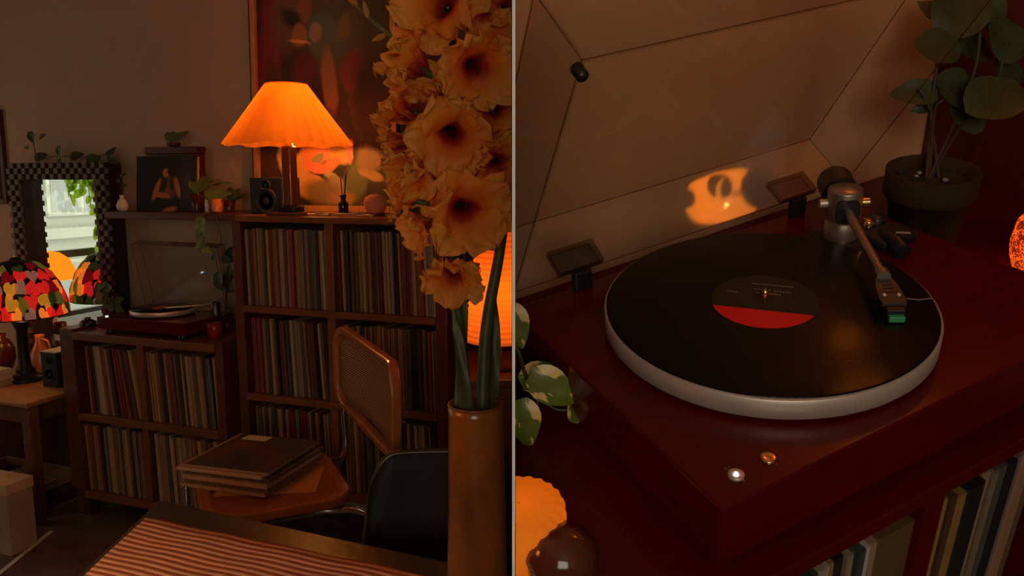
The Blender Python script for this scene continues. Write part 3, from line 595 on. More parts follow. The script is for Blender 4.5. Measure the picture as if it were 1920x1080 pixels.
MB().prism([(s * .022 * (1 if abs(s2) < 2 else 1), s2 * .022) for s, s2 in ((-1, -1), (1, -1), (1, 1), (-1, 1))], .036, zs0 - .012).build('column', 'lamp_wood', t, bevel=.006)
MB().lathe([(.018, zs0 - .012), (.015, zs0 - .002), (.009, zs0 + .002), (.008, zs0 + .03), (.013, zs0 + .032), (.013, zs0 + .06)], 20).build('socket', 'gold', t)
MB().lathe([(.012, zs0 + .06), (.026, zs0 + .085), (.03, zs0 + .11), (.02, zs0 + .135), (.001, zs0 + .145)], 20).build('light_bulb', 'bulb', t)
pleated_lamp(t, rb0, rt0, zs0 - .004, zs1, 'pleated_shade', 30, .035, .008)
MB().tube([(rt0 * math.cos(a), rt0 * math.sin(a), zs1 - .004) for a in [i * math.pi / 12 for i in range(25)]], .002, 6).build('shade_ring', 'gold', t)
for a in (0, 2.1, 4.2): MB().tube([(0, 0, zs0 + .055), (rt0 * .9 * math.cos(a), rt0 * .9 * math.sin(a), zs1 - .004)], .0015, 5).build('shade_arm', 'gold', t)
lamp('pleated_table_lamp_light', (0, 0, zs0 + .155), (1, .28, .02), 1.1, .03, t)
lamp('pleated_table_lamp_light_low', (.0, .05, zs0 + .008), (1, .34, .05), 3.0, .02, t)
# speaker, diffuser, cable, salt stone
def speaker(label, c, wd, dp, ht, body, rz=0):
    t = thing('bookshelf_speaker', label, 'speaker', c, rz)
    MB().box(-wd / 2, wd / 2, 0, dp, 0, ht).build('cabinet', body, t, bevel=.004)
    for z, r in ((ht * .36, wd * .34), (ht * .78, wd * .16)):
        MB().lathe([(r, 0), (r * 1.0, .004), (r * .86, .006), (r * .8, .003), (r * .35, -.006), (r * .3, .0), (r * .15, .005), (.0005, .006)], 28).xf(Matrix.Translation((0, 0, z)) @ Matrix.Rotation(R(90), 4, 'X')).build('driver', 'cone', t)
    return t
yy = 2.585; c = PY(500, 402, yy); c.z = SZ
speaker('black bookshelf speaker beside the pleated lamp', c, xof(531, 370, yy) - xof(470, 370, yy), .12, zof(500, 333, yy) - SZ, 'speaker_black')
yy = 2.56; c = PY(644, 392, yy); c.z = SZ
t = thing('reed_diffuser', 'black reed diffuser bottle with sticks in front of the painting', 'bottle', c)
MB().lathe([(.016, 0), (.019, .002), (.019, .045), (.016, .052), (.010, .056), (.010, .072), (.013, .073), (.013, .08), (.008, .08), (.006, .06), (.001, .04)], 24).build('bottle', 'glass_black', t)
for dx, dy, hh in ((-.012, .004, .15), (.012, .01, .17), (.017, -.006, .155)): MB().tube([(0, 0, .03), (dx, dy, hh)], .0022, 6).build('reed', 'wood_reed', t)
yy = 2.53
cp = [(560, 385), (568, 398), (583, 403), (605, 400), (628, 392), (650, 392), (672, 400), (690, 403), (704, 395), (715, 383)]
c0 = PY(640, 404, yy); c0.z = SZ
t = thing('coiled_cable', 'pale orange cable lying in loops along the front of the tall cabinet', 'cable', c0)
pts = []
for i, (px, py) in enumerate(cp):
    q = PZ(px, min(max(py + 3, 398), 406), SZ + .004); q.y = YF + .06 + (404 - py) * .006; q.z = SZ + .004 + .0012 * (i % 2); pts.append(q - c0)
MB().tube(smooth_path(pts), .006, 8).build('loop', 'cable', t)
pts = [PZ(px, 404, SZ + .004) for px in (585, 610, 640, 668, 694)]
for i, q in enumerate(pts): q.y = YF + .05 + .03 * math.sin(i * 1.7); q.z = SZ + .012
MB().tube(smooth_path([q - c0 for q in pts]), .0035, 8).build('loop', 'cable', t)
yy = 2.60; c = PY(704, 396, yy); c.z = SZ
t = thing('salt_lamp', 'small pink rock salt lamp at the right end of the tall cabinet', 'lamp', c)
mb = MB(); mb.lathe([(.03, .012), (.041, .03), (.043, .05), (.034, .07), (.018, .08), (.001, .083)], 14, wob=lambda a, q: 1 + .09 * math.sin(3 * a + 5 * q) + .05 * math.sin(7 * a + 1)); mb.build('salt_rock', 'salt', t)
MB().lathe([(.033, 0), (.035, .004), (.034, .0125)], 24).build('base', 'cab_wood', t)

# ------------------------------------------------------------------ mirror with checkered frame
ym = 2.79; MZ0 = zof(110, 668, ym); MZ1 = zof(110, 305, ym)
mx0, mx1 = xof(22, 400, ym), xof(204, 400, ym); mc = Vector(((mx0 + mx1) / 2, ym, MZ0)); MWd, MH = mx1 - mx0, MZ1 - MZ0
t = thing('checkered_mirror', 'wall mirror in a thick checkered wooden frame reflecting the window', 'mirror', mc)
fwm, cell = .081, .027; dpt = .085
mb = MB(); W2 = MWd / 2
MB().box(-W2, -W2 + fwm, 0, dpt, 0, MH).build('frame_side', 'checker_dark', t); MB().box(W2 - fwm, W2, 0, dpt, 0, MH).build('frame_side', 'checker_dark', t)
MB().box(-W2 + fwm, W2 - fwm, 0, dpt, MH - fwm, MH).build('frame_side', 'checker_dark', t); MB().box(-W2 + fwm, W2 - fwm, 0, dpt, 0, fwm).build('frame_side', 'checker_dark', t)
MB().box(-W2 + fwm, W2 - fwm, .055, .06, fwm, MH - fwm).build('mirror_glass', 'mirror', t)
bm_ = MB().box(-.5, .5, -1, 0, -.5, .5).mesh('block', 'checker_light'); bm2 = MB().box(-.5, .5, -1, 0, -.5, .5).mesh('block_dark', 'checker_dark')
nx, nz = round(MWd / cell), round(MH / cell); cx_, cz_ = MWd / nx, MH / nz
for i in range(nx):
    for k in range(nz):
        edge = min(i, nx - 1 - i, k, nz - 1 - k)
        if edge >= 3: continue
        if (i + k) % 2 == 0:
            o = obj('block', bm_, t); o.location = (-W2 + (i + .5) * cx_, 0, (k + .5) * cz_); o.scale = (cx_ * .92, .012, cz_ * .92)
for k in range(nz):                      # blocks that stick out at the outer edges
    if k % 2 == 0:
        for s in (-1, 1):
            o = obj('block', bm2, t); o.location = (s * (W2 + .006), .03, (k + .5) * cz_); o.scale = (.014, .03, cz_ * .9)
# ivy on top of the mirror
iv = thing('ivy', 'dark ivy growing along the top of the checkered mirror', 'plant', (mc.x, ym + .02, MZ1 + .0))
pts = []
for px, py in ((70, 305), (62, 262), (66, 252)): pts.append(PY(px, py, ym) - iv.location)
MB().tube(smooth_path(pts), .002, 6).build('stem', 'stem_dark', iv)
pts = [PY(px, py, ym) - iv.location for px, py in ((75, 300), (105, 293), (150, 294), (185, 292), (215, 287))]
MB().tube(smooth_path(pts), .002, 6).build('stem', 'stem_dark', iv)
for px, py, s, dx, dz in ((60, 257, .055, .3, -1), (50, 276, .03, -1, .1), (73, 292, .065, .9, .5), (80, 255, .045, .5, .2), (112, 284, .05, .1, -1), (140, 290, .065, .6, .3), (172, 296, .075, 1, .3), (108, 300, .05, -1, .1), (204, 286, .07, .3, .8), (212, 300, .06, .8, -.4), (190, 300, .05, -.6, .2)):
    q = PY(px, py, ym - .012) - iv.location; plant_leaf(iv, LF['ivy'], q - Vector((dx, 0, dz)).normalized() * s * .5, (dx, -.15, dz), (rnd(-.3, .3), -1, .3), s)
# dark frame on the wall at the left edge of the picture
q = PY(-30, 380, YW - .02); fx1 = PY(7, 300, YW - .02).x; fz0, fz1 = PY(0, 382, YW - .02).z, PY(0, 205, YW - .02).z
t = thing('wall_frame', 'dark framed picture on the wall at the left edge', 'picture', (fx1 - .18, YW - .001, fz0))
for a_, b_, c_, d_ in ((-.18, -.155, 0, fz1 - fz0), (.155, .18, 0, fz1 - fz0), (-.155, .155, 0, .025), (-.155, .155, fz1 - fz0 - .025, fz1 - fz0)): MB().box(a_, b_, -.022, 0, c_, d_).build('frame_rail', 'dark_wood', t, bevel=.002)
MB().box(-.155, .155, -.012, -.004, .025, fz1 - fz0 - .025).build('print', 'label_dark', t)
# ------------------------------------------------------------------ side table and its things
TZ = .555; tc_ = PZ(40, 756, TZ); tr_ = PZ(118, 729, TZ)
tx1 = tc_.x; ty0 = tc_.y; tx0, ty1 = tx1 - .75, 2.66
t = thing('side_table', 'warm brown wooden side table under the stained-glass lamp', 'table', ((tx0 + tx1) / 2, (ty0 + ty1) / 2, 0)); o = t.location
MB().box(tx0 - o.x, tx1 - o.x + .028, ty0 - o.y, ty1 - o.y, TZ - .022, TZ).build('table_top', 'table_wood', t, bevel=.006)
MB().box(tx0 + .05 - o.x, tx1 - .03 - o.x, ty0 + .03 - o.y, ty0 + .05 - o.y, TZ - .10, TZ - .022).build('apron', 'table_leg', t); MB().box(tx1 - .03 - o.x, tx1 - .01 - o.x, ty0 + .05 - o.y, ty1 - .05 - o.y, TZ - .10, TZ - .022).build('apron', 'table_leg', t)
for xx in (tx0 + .03, tx1 - .025):
    for yy in (ty0 + .01, ty1 - .06): MB().add([(xx - o.x + a * .05 + (1 - c) * .006 * (1 - 2 * a), yy - o.y + b * .05, c * (TZ - .022)) for c in (0, 1) for a, b in ((0, 0), (1, 0), (1, 1), (0, 1))], [(3, 2, 1, 0), (4, 5, 6, 7), (0, 1, 5, 4), (1, 2, 6, 5), (2, 3, 7, 6), (3, 0, 4, 7)]).build('leg', 'table_leg', t, bevel=.004)
MB().box(tx0 + .05 - o.x, tx1 - .04 - o.x, ty1 - .05 - o.y, ty1 - .035 - o.y, .05, TZ - .03).build('back_panel', 'dark_wood', t)  # added dark board, stands in for the shade under the table
# stained-glass lamp
c = PZ(49, 712, TZ); dd = (c - CAM).dot(CF); pxm = dd / F; TZb = TZ
def hz(py): return (PY(49, py, c.y).z - TZ)
t = thing('stained_glass_lamp', 'stained-glass lamp with red and amber leaf panes on the side table', 'lamp', c)
MB().lathe([(.078, 0), (.080, .008), (.07, .02), (.045, .03), (.036, .04), (.04, .048), (.036, .056), (.028, .07), (.025, .12), (.024, hz(620)), (.032, hz(610)), (.04, hz(604)), (.03, hz(602)), (.001, hz(602))], 32).build('base', 'lead', t)
MB().lathe([(.012, hz(603)), (.008, hz(560)), (.006, hz(486)), (.012, hz(484)), (.004, hz(478))], 16).build('rod', 'gold', t)
zr, zt = hz(590), hz(489); RS = 80 * pxm
def dome(u, v): # u azimuth, v 0 top..1 rim
    r = RS * (.12 + .88 * math.sin(v * math.pi * .46) / math.sin(math.pi * .46)); z = zt + (zr - zt) * (1 - math.cos(v * math.pi * .46)) / (1 - math.cos(math.pi * .46)) ** 1.0; return Vector((r * math.cos(u), r * math.sin(u), z))
mb = MB(); n, k_ = 40, 10; v = [dome(2 * math.pi * i / n, k / k_) * .0 + Vector((*(dome(2 * math.pi * i / n, k / k_).xy * .985), dome(2 * math.pi * i / n, k / k_).z - .002)) for k in range(k_ + 1) for i in range(n)]
mb.add(v, [(k * n + i, k * n + (i + 1) % n, (k + 1) * n + (i + 1) % n, (k + 1) * n + i) for k in range(k_) for i in range(n)], True); mb.build('shade_leading', 'lead', t)
MB().tube([tuple(dome(a, 1)) for a in [i * math.pi / 20 for i in range(41)]], .004, 6).build('rim', 'lead', t)
MB().lathe([(RS * .14, zt + .001), (RS * .1, zt + .012), (.008, zt + .016)], 20).build('cap', 'lead', t)
pn = ['pane_red', 'pane_orange', 'pane_amber', 'pane_red', 'pane_olive', 'pane_orange', 'pane_crimson', 'pane_red', 'pane_pink', 'pane_green', 'pane_amber', 'pane_red']
for ring, (v0, cnt, sz) in enumerate(((.30, 10, .046), (.47, 16, .052), (.64, 22, .056), (.82, 26, .057), (.965, 28, .048))):
    for i in range(cnt):
        u = 2 * math.pi * (i + .5 * (ring % 2)) / cnt + rnd(-.05, .05); vv = v0 + rnd(-.03, .03)
        mname = 'pane_olive' if ring == 0 and i % 3 else random.choice(pn)
        mb = MB(); rot = rnd(-.9, .9) + (math.pi if random.random() < .5 else 0); N = 16; pts = []
        for j in range(N):
            a = 2 * math.pi * j / N; hx_, hy_ = math.sin(a) ** 3, (13 * math.cos(a) - 5 * math.cos(2 * a) - 2 * math.cos(3 * a) - math.cos(4 * a)) / 16
            lx_, ly_ = sz * .56 * (hx_ * math.cos(rot) - hy_ * math.sin(rot)), sz * .56 * (hx_ * math.sin(rot) + hy_ * math.cos(rot))
            rad = max(.03, dome(u, vv).xy.length); p = dome(u + lx_ / rad, min(1.0, max(.1, vv + ly_ / (RS * 1.25)))); pts.append(p * 1.0)
        ctr = dome(u, vv); nrm = Vector((ctr.x, ctr.y, .08)).normalized()
        top = [q + nrm * .004 for q in pts]
        mb.add([ctr + nrm * .0075] + top + pts, [(0, 1 + j, 1 + (j + 1) % N) for j in range(N)] + [(1 + j, 1 + N + j, 1 + N + (j + 1) % N, 1 + (j + 1) % N) for j in range(N)], False)
        mb.build('glass_leaf', mname, t)
lamp('stained_glass_lamp_light', (0, 0, zr + .06), (1, .42, .10), 1.6, .03, t)
# speaker with a white top, books, red vase, carafe added for an orange mirror reflection
c = PZ(95, 726, TZ); d_ = (c - CAM).dot(CF) / F; wd = 40 * d_; ht = 66 * d_
t = speaker('small black speaker with a pale top on the side table', c, wd, .13, ht, 'speaker_black'); MB().box(-wd / 2 + .001, wd / 2 - .001, .001, .129, ht, ht + .004).build('top_plate', 'speaker_white', t)
c = PZ(-6, 722, TZ)
for i, (h0, h1, m) in enumerate(((0, .022, 'paper'), (.0225, .045, 'cream'), (.0455, .075, 'cream'))):
    s_ = .05 - .006 * i; o = MB().box(-.09, s_, -.05, .05, h0, h1 - .0005).build('book', m, None, bevel=.002, loc=c); tag(o, ['lowest brown book of the small pile at the table edge', 'middle cream book of the small pile at the table edge', 'topmost cream book of the small pile at the table edge'][i], 'book')
c = PZ(4, 694, TZ)
t = thing('red_vase', 'round dark red vase behind the books on the side table', 'vase', c); MB().lathe([(.03, 0), (.05, .01), (.066, .06), (.064, .11), (.045, .15), (.025, .165), (.03, .18), (.024, .18), (.02, .165), (.001, .12)], 28).build('body', 'maroon_glaze', t)
MB().lathe([(.03, .178), (.033, .181), (.029, .184)], 24, cap=False).build('lip', 'red_glaze', t)
c = PZ(80, 703, TZ)
t = thing('added_carafe', 'orange carafe beside the lamp base, added in place of a lamplit mirror reflection', 'carafe', c)
MB().lathe([(.035, 0), (.047, .012), (.052, .06), (.044, .11), (.025, .15), (.018, .175), (.022, .20), (.018, .20), (.014, .175), (.001, .12)], 28).build('body', 'orange_glaze', t)
MB().tube(smooth_path([(.02, 0, .18), (.055, 0, .17), (.066, 0, .12), (.048, 0, .085)]), .005, 8).build('handle', 'orange_glaze', t)
# crate of records and a cream box under the table
P_b = PZ(22, 1044, .0); bh_ = PY(16, 912, P_b.y).z
cy0 = ty0 + .075; cx1 = tx1 - .05; cy1 = cy0 + .24; cx0 = cx1 - .5; ZC = PY(58, 908, cy0).z; sl_h = (ZC - .02) / 3
t = thing('record_crate', 'open wooden crate of records under the side table', 'crate', ((cx0 + cx1) / 2, (cy0 + cy1) / 2, .001)); o = t.location
for k in range(3):
    za, zb = .018 + k * sl_h, .018 + k * sl_h + sl_h - .008
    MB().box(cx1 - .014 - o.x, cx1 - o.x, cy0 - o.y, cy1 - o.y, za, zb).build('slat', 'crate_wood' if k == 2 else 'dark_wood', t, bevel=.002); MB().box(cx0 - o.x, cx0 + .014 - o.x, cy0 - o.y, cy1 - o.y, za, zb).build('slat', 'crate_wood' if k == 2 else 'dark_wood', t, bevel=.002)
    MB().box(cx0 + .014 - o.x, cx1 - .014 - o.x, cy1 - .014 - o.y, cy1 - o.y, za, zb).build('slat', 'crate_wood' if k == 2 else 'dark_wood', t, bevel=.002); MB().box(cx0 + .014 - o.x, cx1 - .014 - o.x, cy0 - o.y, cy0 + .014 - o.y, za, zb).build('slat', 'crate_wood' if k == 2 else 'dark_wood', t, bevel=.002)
MB().box(cx0 + .014 - o.x, cx1 - .014 - o.x, cy0 + .014 - o.y, cy1 - .014 - o.y, 0, .015).build('bottom', 'crate_wood', t)
y = cy0 + .04; n = 0
while y < cy1 - .03:
    th = rnd(.008, .02); o2 = obj('record_sleeve', SM[n % 2]); o2.rotation_euler = (R(-10) * 0, 0, R(90)); o2.location = (cx1 - .03, y, .013 + .016); o2.scale = (th * .9, 1, (ZC - .05) / .3)
    cc = random.choice(SL[:3] + SL[8:10] + SL[12:14]); o2.color = (*cc, 1); tag(o2, 'record sleeve standing in the crate under the side table', 'record', 'records in the floor crate'); y += th + .004; n += 1
t = thing('storage_box', 'pale cardboard box with a lid in front of the record crate', 'box', (P_b.x - .2, P_b.y, .0)); hb_ = bh_ - .045
MB().box(-.2, .2, 0, .115, 0, hb_).build('body', 'cardboard', t, bevel=.003); MB().box(-.204, .204, -.004, .119, hb_, hb_ + .045).build('lid', 'paper', t, bevel=.003)

# ------------------------------------------------------------------ turntable on the low cabinet (seen from the front)
tz0 = lz[0][0]; c = PZ(275, 640, tz0); c.y = YF + .165; c.x = (xof(192, 620, YF + .03) + xof(356, 620, YF + .03)) / 2 - .01; c.z = tz0
TWd = xof(356, 620, YF + .03) - xof(192, 620, YF + .03)
t = thing('turntable', 'turntable with open clear lid standing on the low record cabinet', 'turntable', c)
MB().box(-TWd / 2, TWd / 2, -.15, .15, .022, .072).build('plinth', 'mahogany', t, bevel=.002)
for sx in (-1, 1):
    for sy in (-1, 1): MB().lathe([(.018, 0), (.02, .004), (.02, .018), (.014, .0225)], 16, (sx * (TWd / 2 - .04), sy * .12, 0)).build('foot', 'black_plastic', t)
MB().lathe([(.128, .078), (.132, .082), (.132, .096), (.130, .099), (.001, .099)], 48, (-.02, 0, 0)).build('platter', 'brushed', t)
MB().lathe([(.129, .099), (.129, .101), (.001, .101)], 48, (-.02, 0, 0)).build('record', 'vinyl', t); MB().lathe([(.042, .101), (.042, .1016), (.001, .1016)], 32, (-.02, 0, 0)).build('label', 'label_red', t)
MB().lathe([(.022, .072), (.02, .12), (.016, .125), (.001, .125)], 20, (TWd / 2 - .05, .09, 0)).build('tonearm_base', 'dark_metal', t)
MB().tube([(TWd / 2 - .05, .12, .122), (TWd / 2 - .055, .02, .12), (.045, -.06, .112)], .004, 8).build('tonearm', 'brushed', t); MB().box(.035, .055, -.08, -.05, .103, .113).build('headshell', 'black_plastic', t)
MB().lathe([(.006, .072), (.006, .0745), (.0005, .075)], 12, (-TWd / 2 + .035, -.13, 0)).build('power_light', 'led', t)
ld = MB(); la = R(78); hh = .30
e1 = Vector((0, -math.cos(la), math.sin(la))); e2 = Vector((0, -math.sin(la), -math.cos(la))); hp_ = Vector((-TWd / 2, .17, .085))
lm = Matrix(((1, e1.x, e2.x, hp_.x), (0, e1.y, e2.y, hp_.y), (0, e1.z, e2.z, hp_.z), (0, 0, 0, 1)))
def lid(parent, mtx, W, D, h, th, edge=.0012):
    o = MB().box(0, W, 0, D, -th, 0).xf(mtx).build('lid_panel', 'acrylic', parent)
    sk_ = [MB().box(0, th, 0, D, 0, h), MB().box(W - th, W, 0, D, 0, h), MB().box(th, W - th, D - th, D, 0, h), MB().box(th, W - th, 0, th, 0, h)]
    for s_ in sk_: s_.xf(mtx).build('lid_skirt', 'acrylic', parent)
    for a_, b_ in (((0, 0, h), (W, 0, h)), ((0, D, h), (W, D, h)), ((0, 0, h), (0, D, h)), ((W, 0, h), (W, D, h)), ((0, D, 0), (0, D, h)), ((W, D, 0), (W, D, h)), ((0, 0, 0), (W, 0, 0)), ((0, D, 0), (W, D, 0)), ((0, 0, 0), (0, D, 0)), ((W, 0, 0), (W, D, 0)), ((0, 0, 0), (0, 0, h)), ((W, 0, 0), (W, 0, h))):
        MB().tube([mtx @ Vector(a_), mtx @ Vector(b_)], edge, 6).build('lid_edge', 'acrylic_edge', parent)
lid(t, lm, TWd, hh, .05, .003)
# little red cup and a dark weight on the cabinet, plants nearby
c = PZ(404, 640, tz0); c.y = YF + .12; c.z = tz0; c.x = xof(403, 620, YF + .12)
t = thing('red_cup', 'small red glazed cup at the right end of the low cabinet', 'cup', c); MB().lathe([(.02, 0), (.03, .008), (.034, .04), (.03, .06), (.026, .06), (.028, .04), (.001, .012)], 24).build('body', 'red_glaze', t); MB().lathe([(.0305, .058), (.032, .061), (.0275, .063)], 24, cap=False).build('rim', 'maroon_glaze', t)
c = Vector((xof(166, 622, YF + .1), YF + .1, tz0)); t = thing('record_weight', 'round black record brush at the left end of the low cabinet', 'record brush', c); MB().lathe([(.03, 0), (.033, .01), (.032, .028), (.02, .036), (.001, .038)], 24).build('body', 'black_plastic', t); MB().lathe([(.012, .036), (.014, .045), (.001, .048)], 16).build('grip', 'dark_metal', t)
def bush(label, px, py, Y, n, s0, s1, kind, z=None, sx=.05, sz=.08, m='stem_dark'):
    b0 = Vector((xof(px, py, Y), Y, tz0 if z is None else z)); t = thing('leafy_plant', label, 'plant', b0); top = zof(px, py, Y) - b0.z
    MB().lathe([(.022, 0), (.028, .004), (.03, .04), (.026, .04), (.024, .03), (.001, .03)], 20).build('pot', 'maroon_glaze', t)
    for i in range(n):
        p = Vector((rnd(-sx, sx), rnd(-.03, .03), top + rnd(-sz, sz)))
        if i % 2 == 0: MB().tube(smooth_path([(0, 0, .03), (p.x * .4, p.y * .4, p.z * .6 + .01), tuple(p)], 4), .0014, 5).build('stem', m, t)
        plant_leaf(t, LF[kind], p, (rnd(-1, 1), -.4, rnd(-.6, .8)), (rnd(-.5, .5), -1, .4), rnd(s0, s1))
bush('leafy green plant between the mirror and the turntable', 203, 555, YF + .27, 16, .05, .075, 'green', sx=.04, sz=.06)
bush('dark leafy plant beside the tall cabinet behind the red cup', 421, 510, YF + .27, 12, .05, .08, 'ivy', sx=.035, sz=.07)

# window plants and glowing lamp by the window, seen in the mirror
t = thing('hanging_vine', 'bright green vine hanging in the window, seen in the mirror', 'plant', (-4.56, 1.51, 1.85))
for k, (y, ln) in enumerate(((.05, .95), (.10, .8), (.15, .55), (.20, .42), (.26, .40), (.31, .46), (.0, .9))):
    MB().tube(smooth_path([(0, y, .02), (.02, y + .02, -ln * .4), (.0, y - .01, -ln)]), .003, 5).build('stem', 'stem_green', t)
    for j in range(int(ln * 22)):
        z_ = -ln * rnd(.2, 1); plant_leaf(t, LF['vine'], (.01, y + rnd(-.02, .02), z_), (rnd(-.2, .3), rnd(-1, 1), -.8), (1, rnd(-.6, .6), .2), rnd(.06, .10))
MB().tube([(0, -.3, .02), (0, .55, .02)], .008, 8).build('rail', 'wood_reed', t)
t = thing('plant_table', 'narrow grey bench under the window, seen in the mirror', 'bench', (-4.3, 1.48, 0))
MB().box(-.2, .2, -.75, .95, .56, .6).build('bench_top', 'window_paint', t, bevel=.004)
for sx in (-.17, .17):
    for sy in (-.7, .9): MB().box(sx - .02, sx + .02, sy - .02, sy + .02, 0, .56).build('leg', 'window_paint', t)
t = thing('mushroom_lamp', 'glowing orange mushroom lamp by the window, seen in the mirror', 'lamp', (-4.30, 2.21, .601))
MB().lathe([(.07, 0), (.07, .01), (.02, .02), (.018, .33), (.001, .33)], 24).build('stand', 'white_glaze', t); MB().lathe([(.145, .29), (.14, .34), (.11, .41), (.06, .45), (.001, .465)], 32).build('lamp_shade', 'mushroom_shade', t)
for k, (y, h) in enumerate(((1.70, .34), (1.54, .28))):
    t = pot('window_plant', ('small potted plant on the bench nearer the mushroom lamp' if k == 0 else 'thin potted plant on the bench farther from the mushroom lamp'), (-4.33, y, .601), .06, .1, 'grey_fabric')
    for i in range(9): p = Vector((rnd(-.05, .05), rnd(-.06, .06), rnd(.12, h))); MB().tube([(0, 0, .08), tuple(p)], .002, 5).build('stem', 'stem_green', t); plant_leaf(t, LF['vine'], p, (rnd(-.5, 1), rnd(-1, 1), .4), (1, 0, .5), rnd(.05, .08))

# ------------------------------------------------------------------ dining table, runner
DZ = .75
BL, BR = PZ(300, 937, DZ), PZ(840, 1053, DZ); ld_ = (PZ(145, 1080, DZ) - BL).normalized(); bd = (BR - BL).normalized()
rEnd = 3.0
t = thing('dining_table', 'dark green-black dining table in the foreground', 'table', ((BL + BR) / 2).xyz * Vector((1, 1, 0)) if False else (BL.x + .3, BL.y - .4, 0)); o = t.location
def at_clip(p, d):  # distance along d until the partition plane
    return (-.004 - (p - CAM).dot(CR)) / d.dot(CR)
TR_ = BL + bd * at_clip(BL, bd); q0 = BL + ld_ * .85; TRb = q0 + bd * at_clip(q0, bd)
poly = [BL, TR_, TRb, q0]
MB().prism([(p.x - o.x, p.y - o.y) for p in reversed(poly)], DZ - .03, DZ).build('table_top', 'dining_top', t, bevel=.004)
for p in (BL + bd * .08 + ld_ * .08, q0 + bd * .08 - ld_ * .08, BL + bd * .75 + ld_ * .1, TRb - bd * .15 - ld_ * .1): MB().box(p.x - o.x - .025, p.x - o.x + .025, p.y - o.y - .025, p.y - o.y + .025, 0, DZ - .03).build('leg', 'dining_top', t, bevel=.004)
RL, RR = PZ(274, 971, DZ + .003), PZ(830, 1086, DZ + .003); rb_ = (RR - RL).normalized()
rn = Vector((-rb_.y, rb_.x, 0)); ang = math.atan2(rb_.y, rb_.x)
tag_r = bpy.data.objects
mb = MB(); Lr = at_clip(RL, rb_); down = ld_ * .8
nx_, ny_ = 60, 24; inv = Matrix.Rotation(-ang, 3, 'Z'); vv = []
for j in range(ny_ + 1):
    for i in range(nx_ + 1):
        base = RL + down * (j / ny_); L_ = at_clip(base, rb_); p = base + rb_ * (L_ * i / nx_) - RL; p = inv @ p; vv.append((p.x - .0 + (.002 * math.sin(j * .9) if i == 0 else 0), p.y + .0012 * math.sin(i * .35), .002 + .0012 * math.sin(i * .5 + j * .8)))
mb.add(vv, [(j * (nx_ + 1) + i, j * (nx_ + 1) + i + 1, (j + 1) * (nx_ + 1) + i + 1, (j + 1) * (nx_ + 1) + i) for j in range(ny_) for i in range(nx_)], True)
run = mb.build('table_runner', 'striped_cloth', None, solid=.003); run.location = (RL.x, RL.y, DZ + .0016); run.rotation_euler = (0, 0, ang); tag(run, 'red and white striped cloth runner on the dining table', 'table runner')

# ------------------------------------------------------------------ cane chair with a stack of records
SEZ = .58; SC = PZ(520, 900, SEZ); fh = Vector((CF.x, CF.y, 0)).normalized(); rh = Vector((CR.x, CR.y, 0)).normalized()
p1, p2 = PZ(664, 935, SEZ), PZ(600, 842, SEZ); wdir = (p1 - p2).normalized(); fdir = Vector((wdir.y, -wdir.x, 0))
if fdir.dot(rh) > 0: fdir = -fdir
SW = (p1 - p2).length; mid = (p1 + p2) / 2 + fdir * .2
t = thing('cane_chair', 'bentwood and cane cantilever chair holding a stack of records', 'chair', (mid.x, mid.y, .008), math.atan2(wdir.y, wdir.x))
# local x = width (towards camera), local y = back of the chair
sgn = 1 if (Matrix.Rotation(-t.rotation_euler.z, 3, 'Z') @ fdir).y < 0 else -1
def rrect(w, h, r, n=6, cx=0, cy=0):
    out = []
    for (sx, sy, a0) in ((1, -1, -90), (1, 1, 0), (-1, 1, 90), (-1, -1, 180)):
        for i in range(n + 1):
            a = R(a0 + 90 * i / n); out.append((cx + sx * (w / 2 - r) + r * math.cos(a), cy + sy * (h / 2 - r) + r * math.sin(a)))
    return out
def ring_frame(outer, inner, z0, z1):
    n = len(outer); mb = MB(); v = [(x, y, z0) for x, y in outer] + [(x, y, z1) for x, y in outer] + [(x, y, z0) for x, y in inner] + [(x, y, z1) for x, y in inner]; f = []
    for i in range(n):
        j = (i + 1) % n; f += [(i, j, n + j, n + i), (2 * n + j, 2 * n + i, 3 * n + i, 3 * n + j), (n + i, n + j, 3 * n + j, 3 * n + i), (j, i, 2 * n + i, 2 * n + j)]
    return mb.add(v, f, False)
SD = .42
ring_frame(rrect(SW, SD, .09), rrect(SW - .08, SD - .08, .06), SEZ - .03, SEZ).build('seat_frame', 'bentwood', t, bevel=.008)
MB().prism(rrect(SW - .075, SD - .075, .06), SEZ - .012, SEZ - .006).build('cane_seat', 'cane_seat_lit', t)
# backrest given by its four corners in the picture, turned into local axes
im = Matrix.Translation((mid.x, mid.y, 0)) @ Matrix.Rotation(t.rotation_euler.z, 4, 'Z'); imi = im.inverted()
bw, bh = SW * .96, .27
ym_ = sgn * (SD / 2 + .02)
far_t = imi @ PY(652, 632, 0.0001) if False else None
# plane of the backrest: local y = ym_; find heights from the near and far edges
def on_local_y(px, py, yl_):
    a_ = imi @ CAM; d_ = imi.to_3x3() @ ray(px, py); return a_ + d_ * ((yl_ - a_.y) / d_.y)
n_t, n_b, f_t, f_b = [on_local_y(*q, ym_) for q in ((742, 690), (716, 850), (655, 632), (634, 765))]
bz0, bz1 = (n_b.z + f_b.z) / 2, (n_t.z + f_t.z) / 2; bx0, bx1 = min(f_t.x, f_b.x), max(n_t.x, n_b.x)
bcx = (bx0 + bx1) / 2; bwid = bx1 - bx0; bhei = bz1 - bz0
def curve_back(mb):   # backrest bows gently backwards in the middle
    mb.v = [(x + bcx, ym_ + y + sgn * .03 * (1 - (2 * x / bwid) ** 2), z) for x, y, z in mb.v]; return mb
fr_ = ring_frame(rrect(bwid, bhei, .075, 8), rrect(bwid - .05, bhei - .045, .055, 8), -.014, .014); fr_.v = [(x, z, y + (bz0 + bz1) / 2) for x, y, z in fr_.v]; fr_.f = [tuple(reversed(q)) for q in fr_.f]
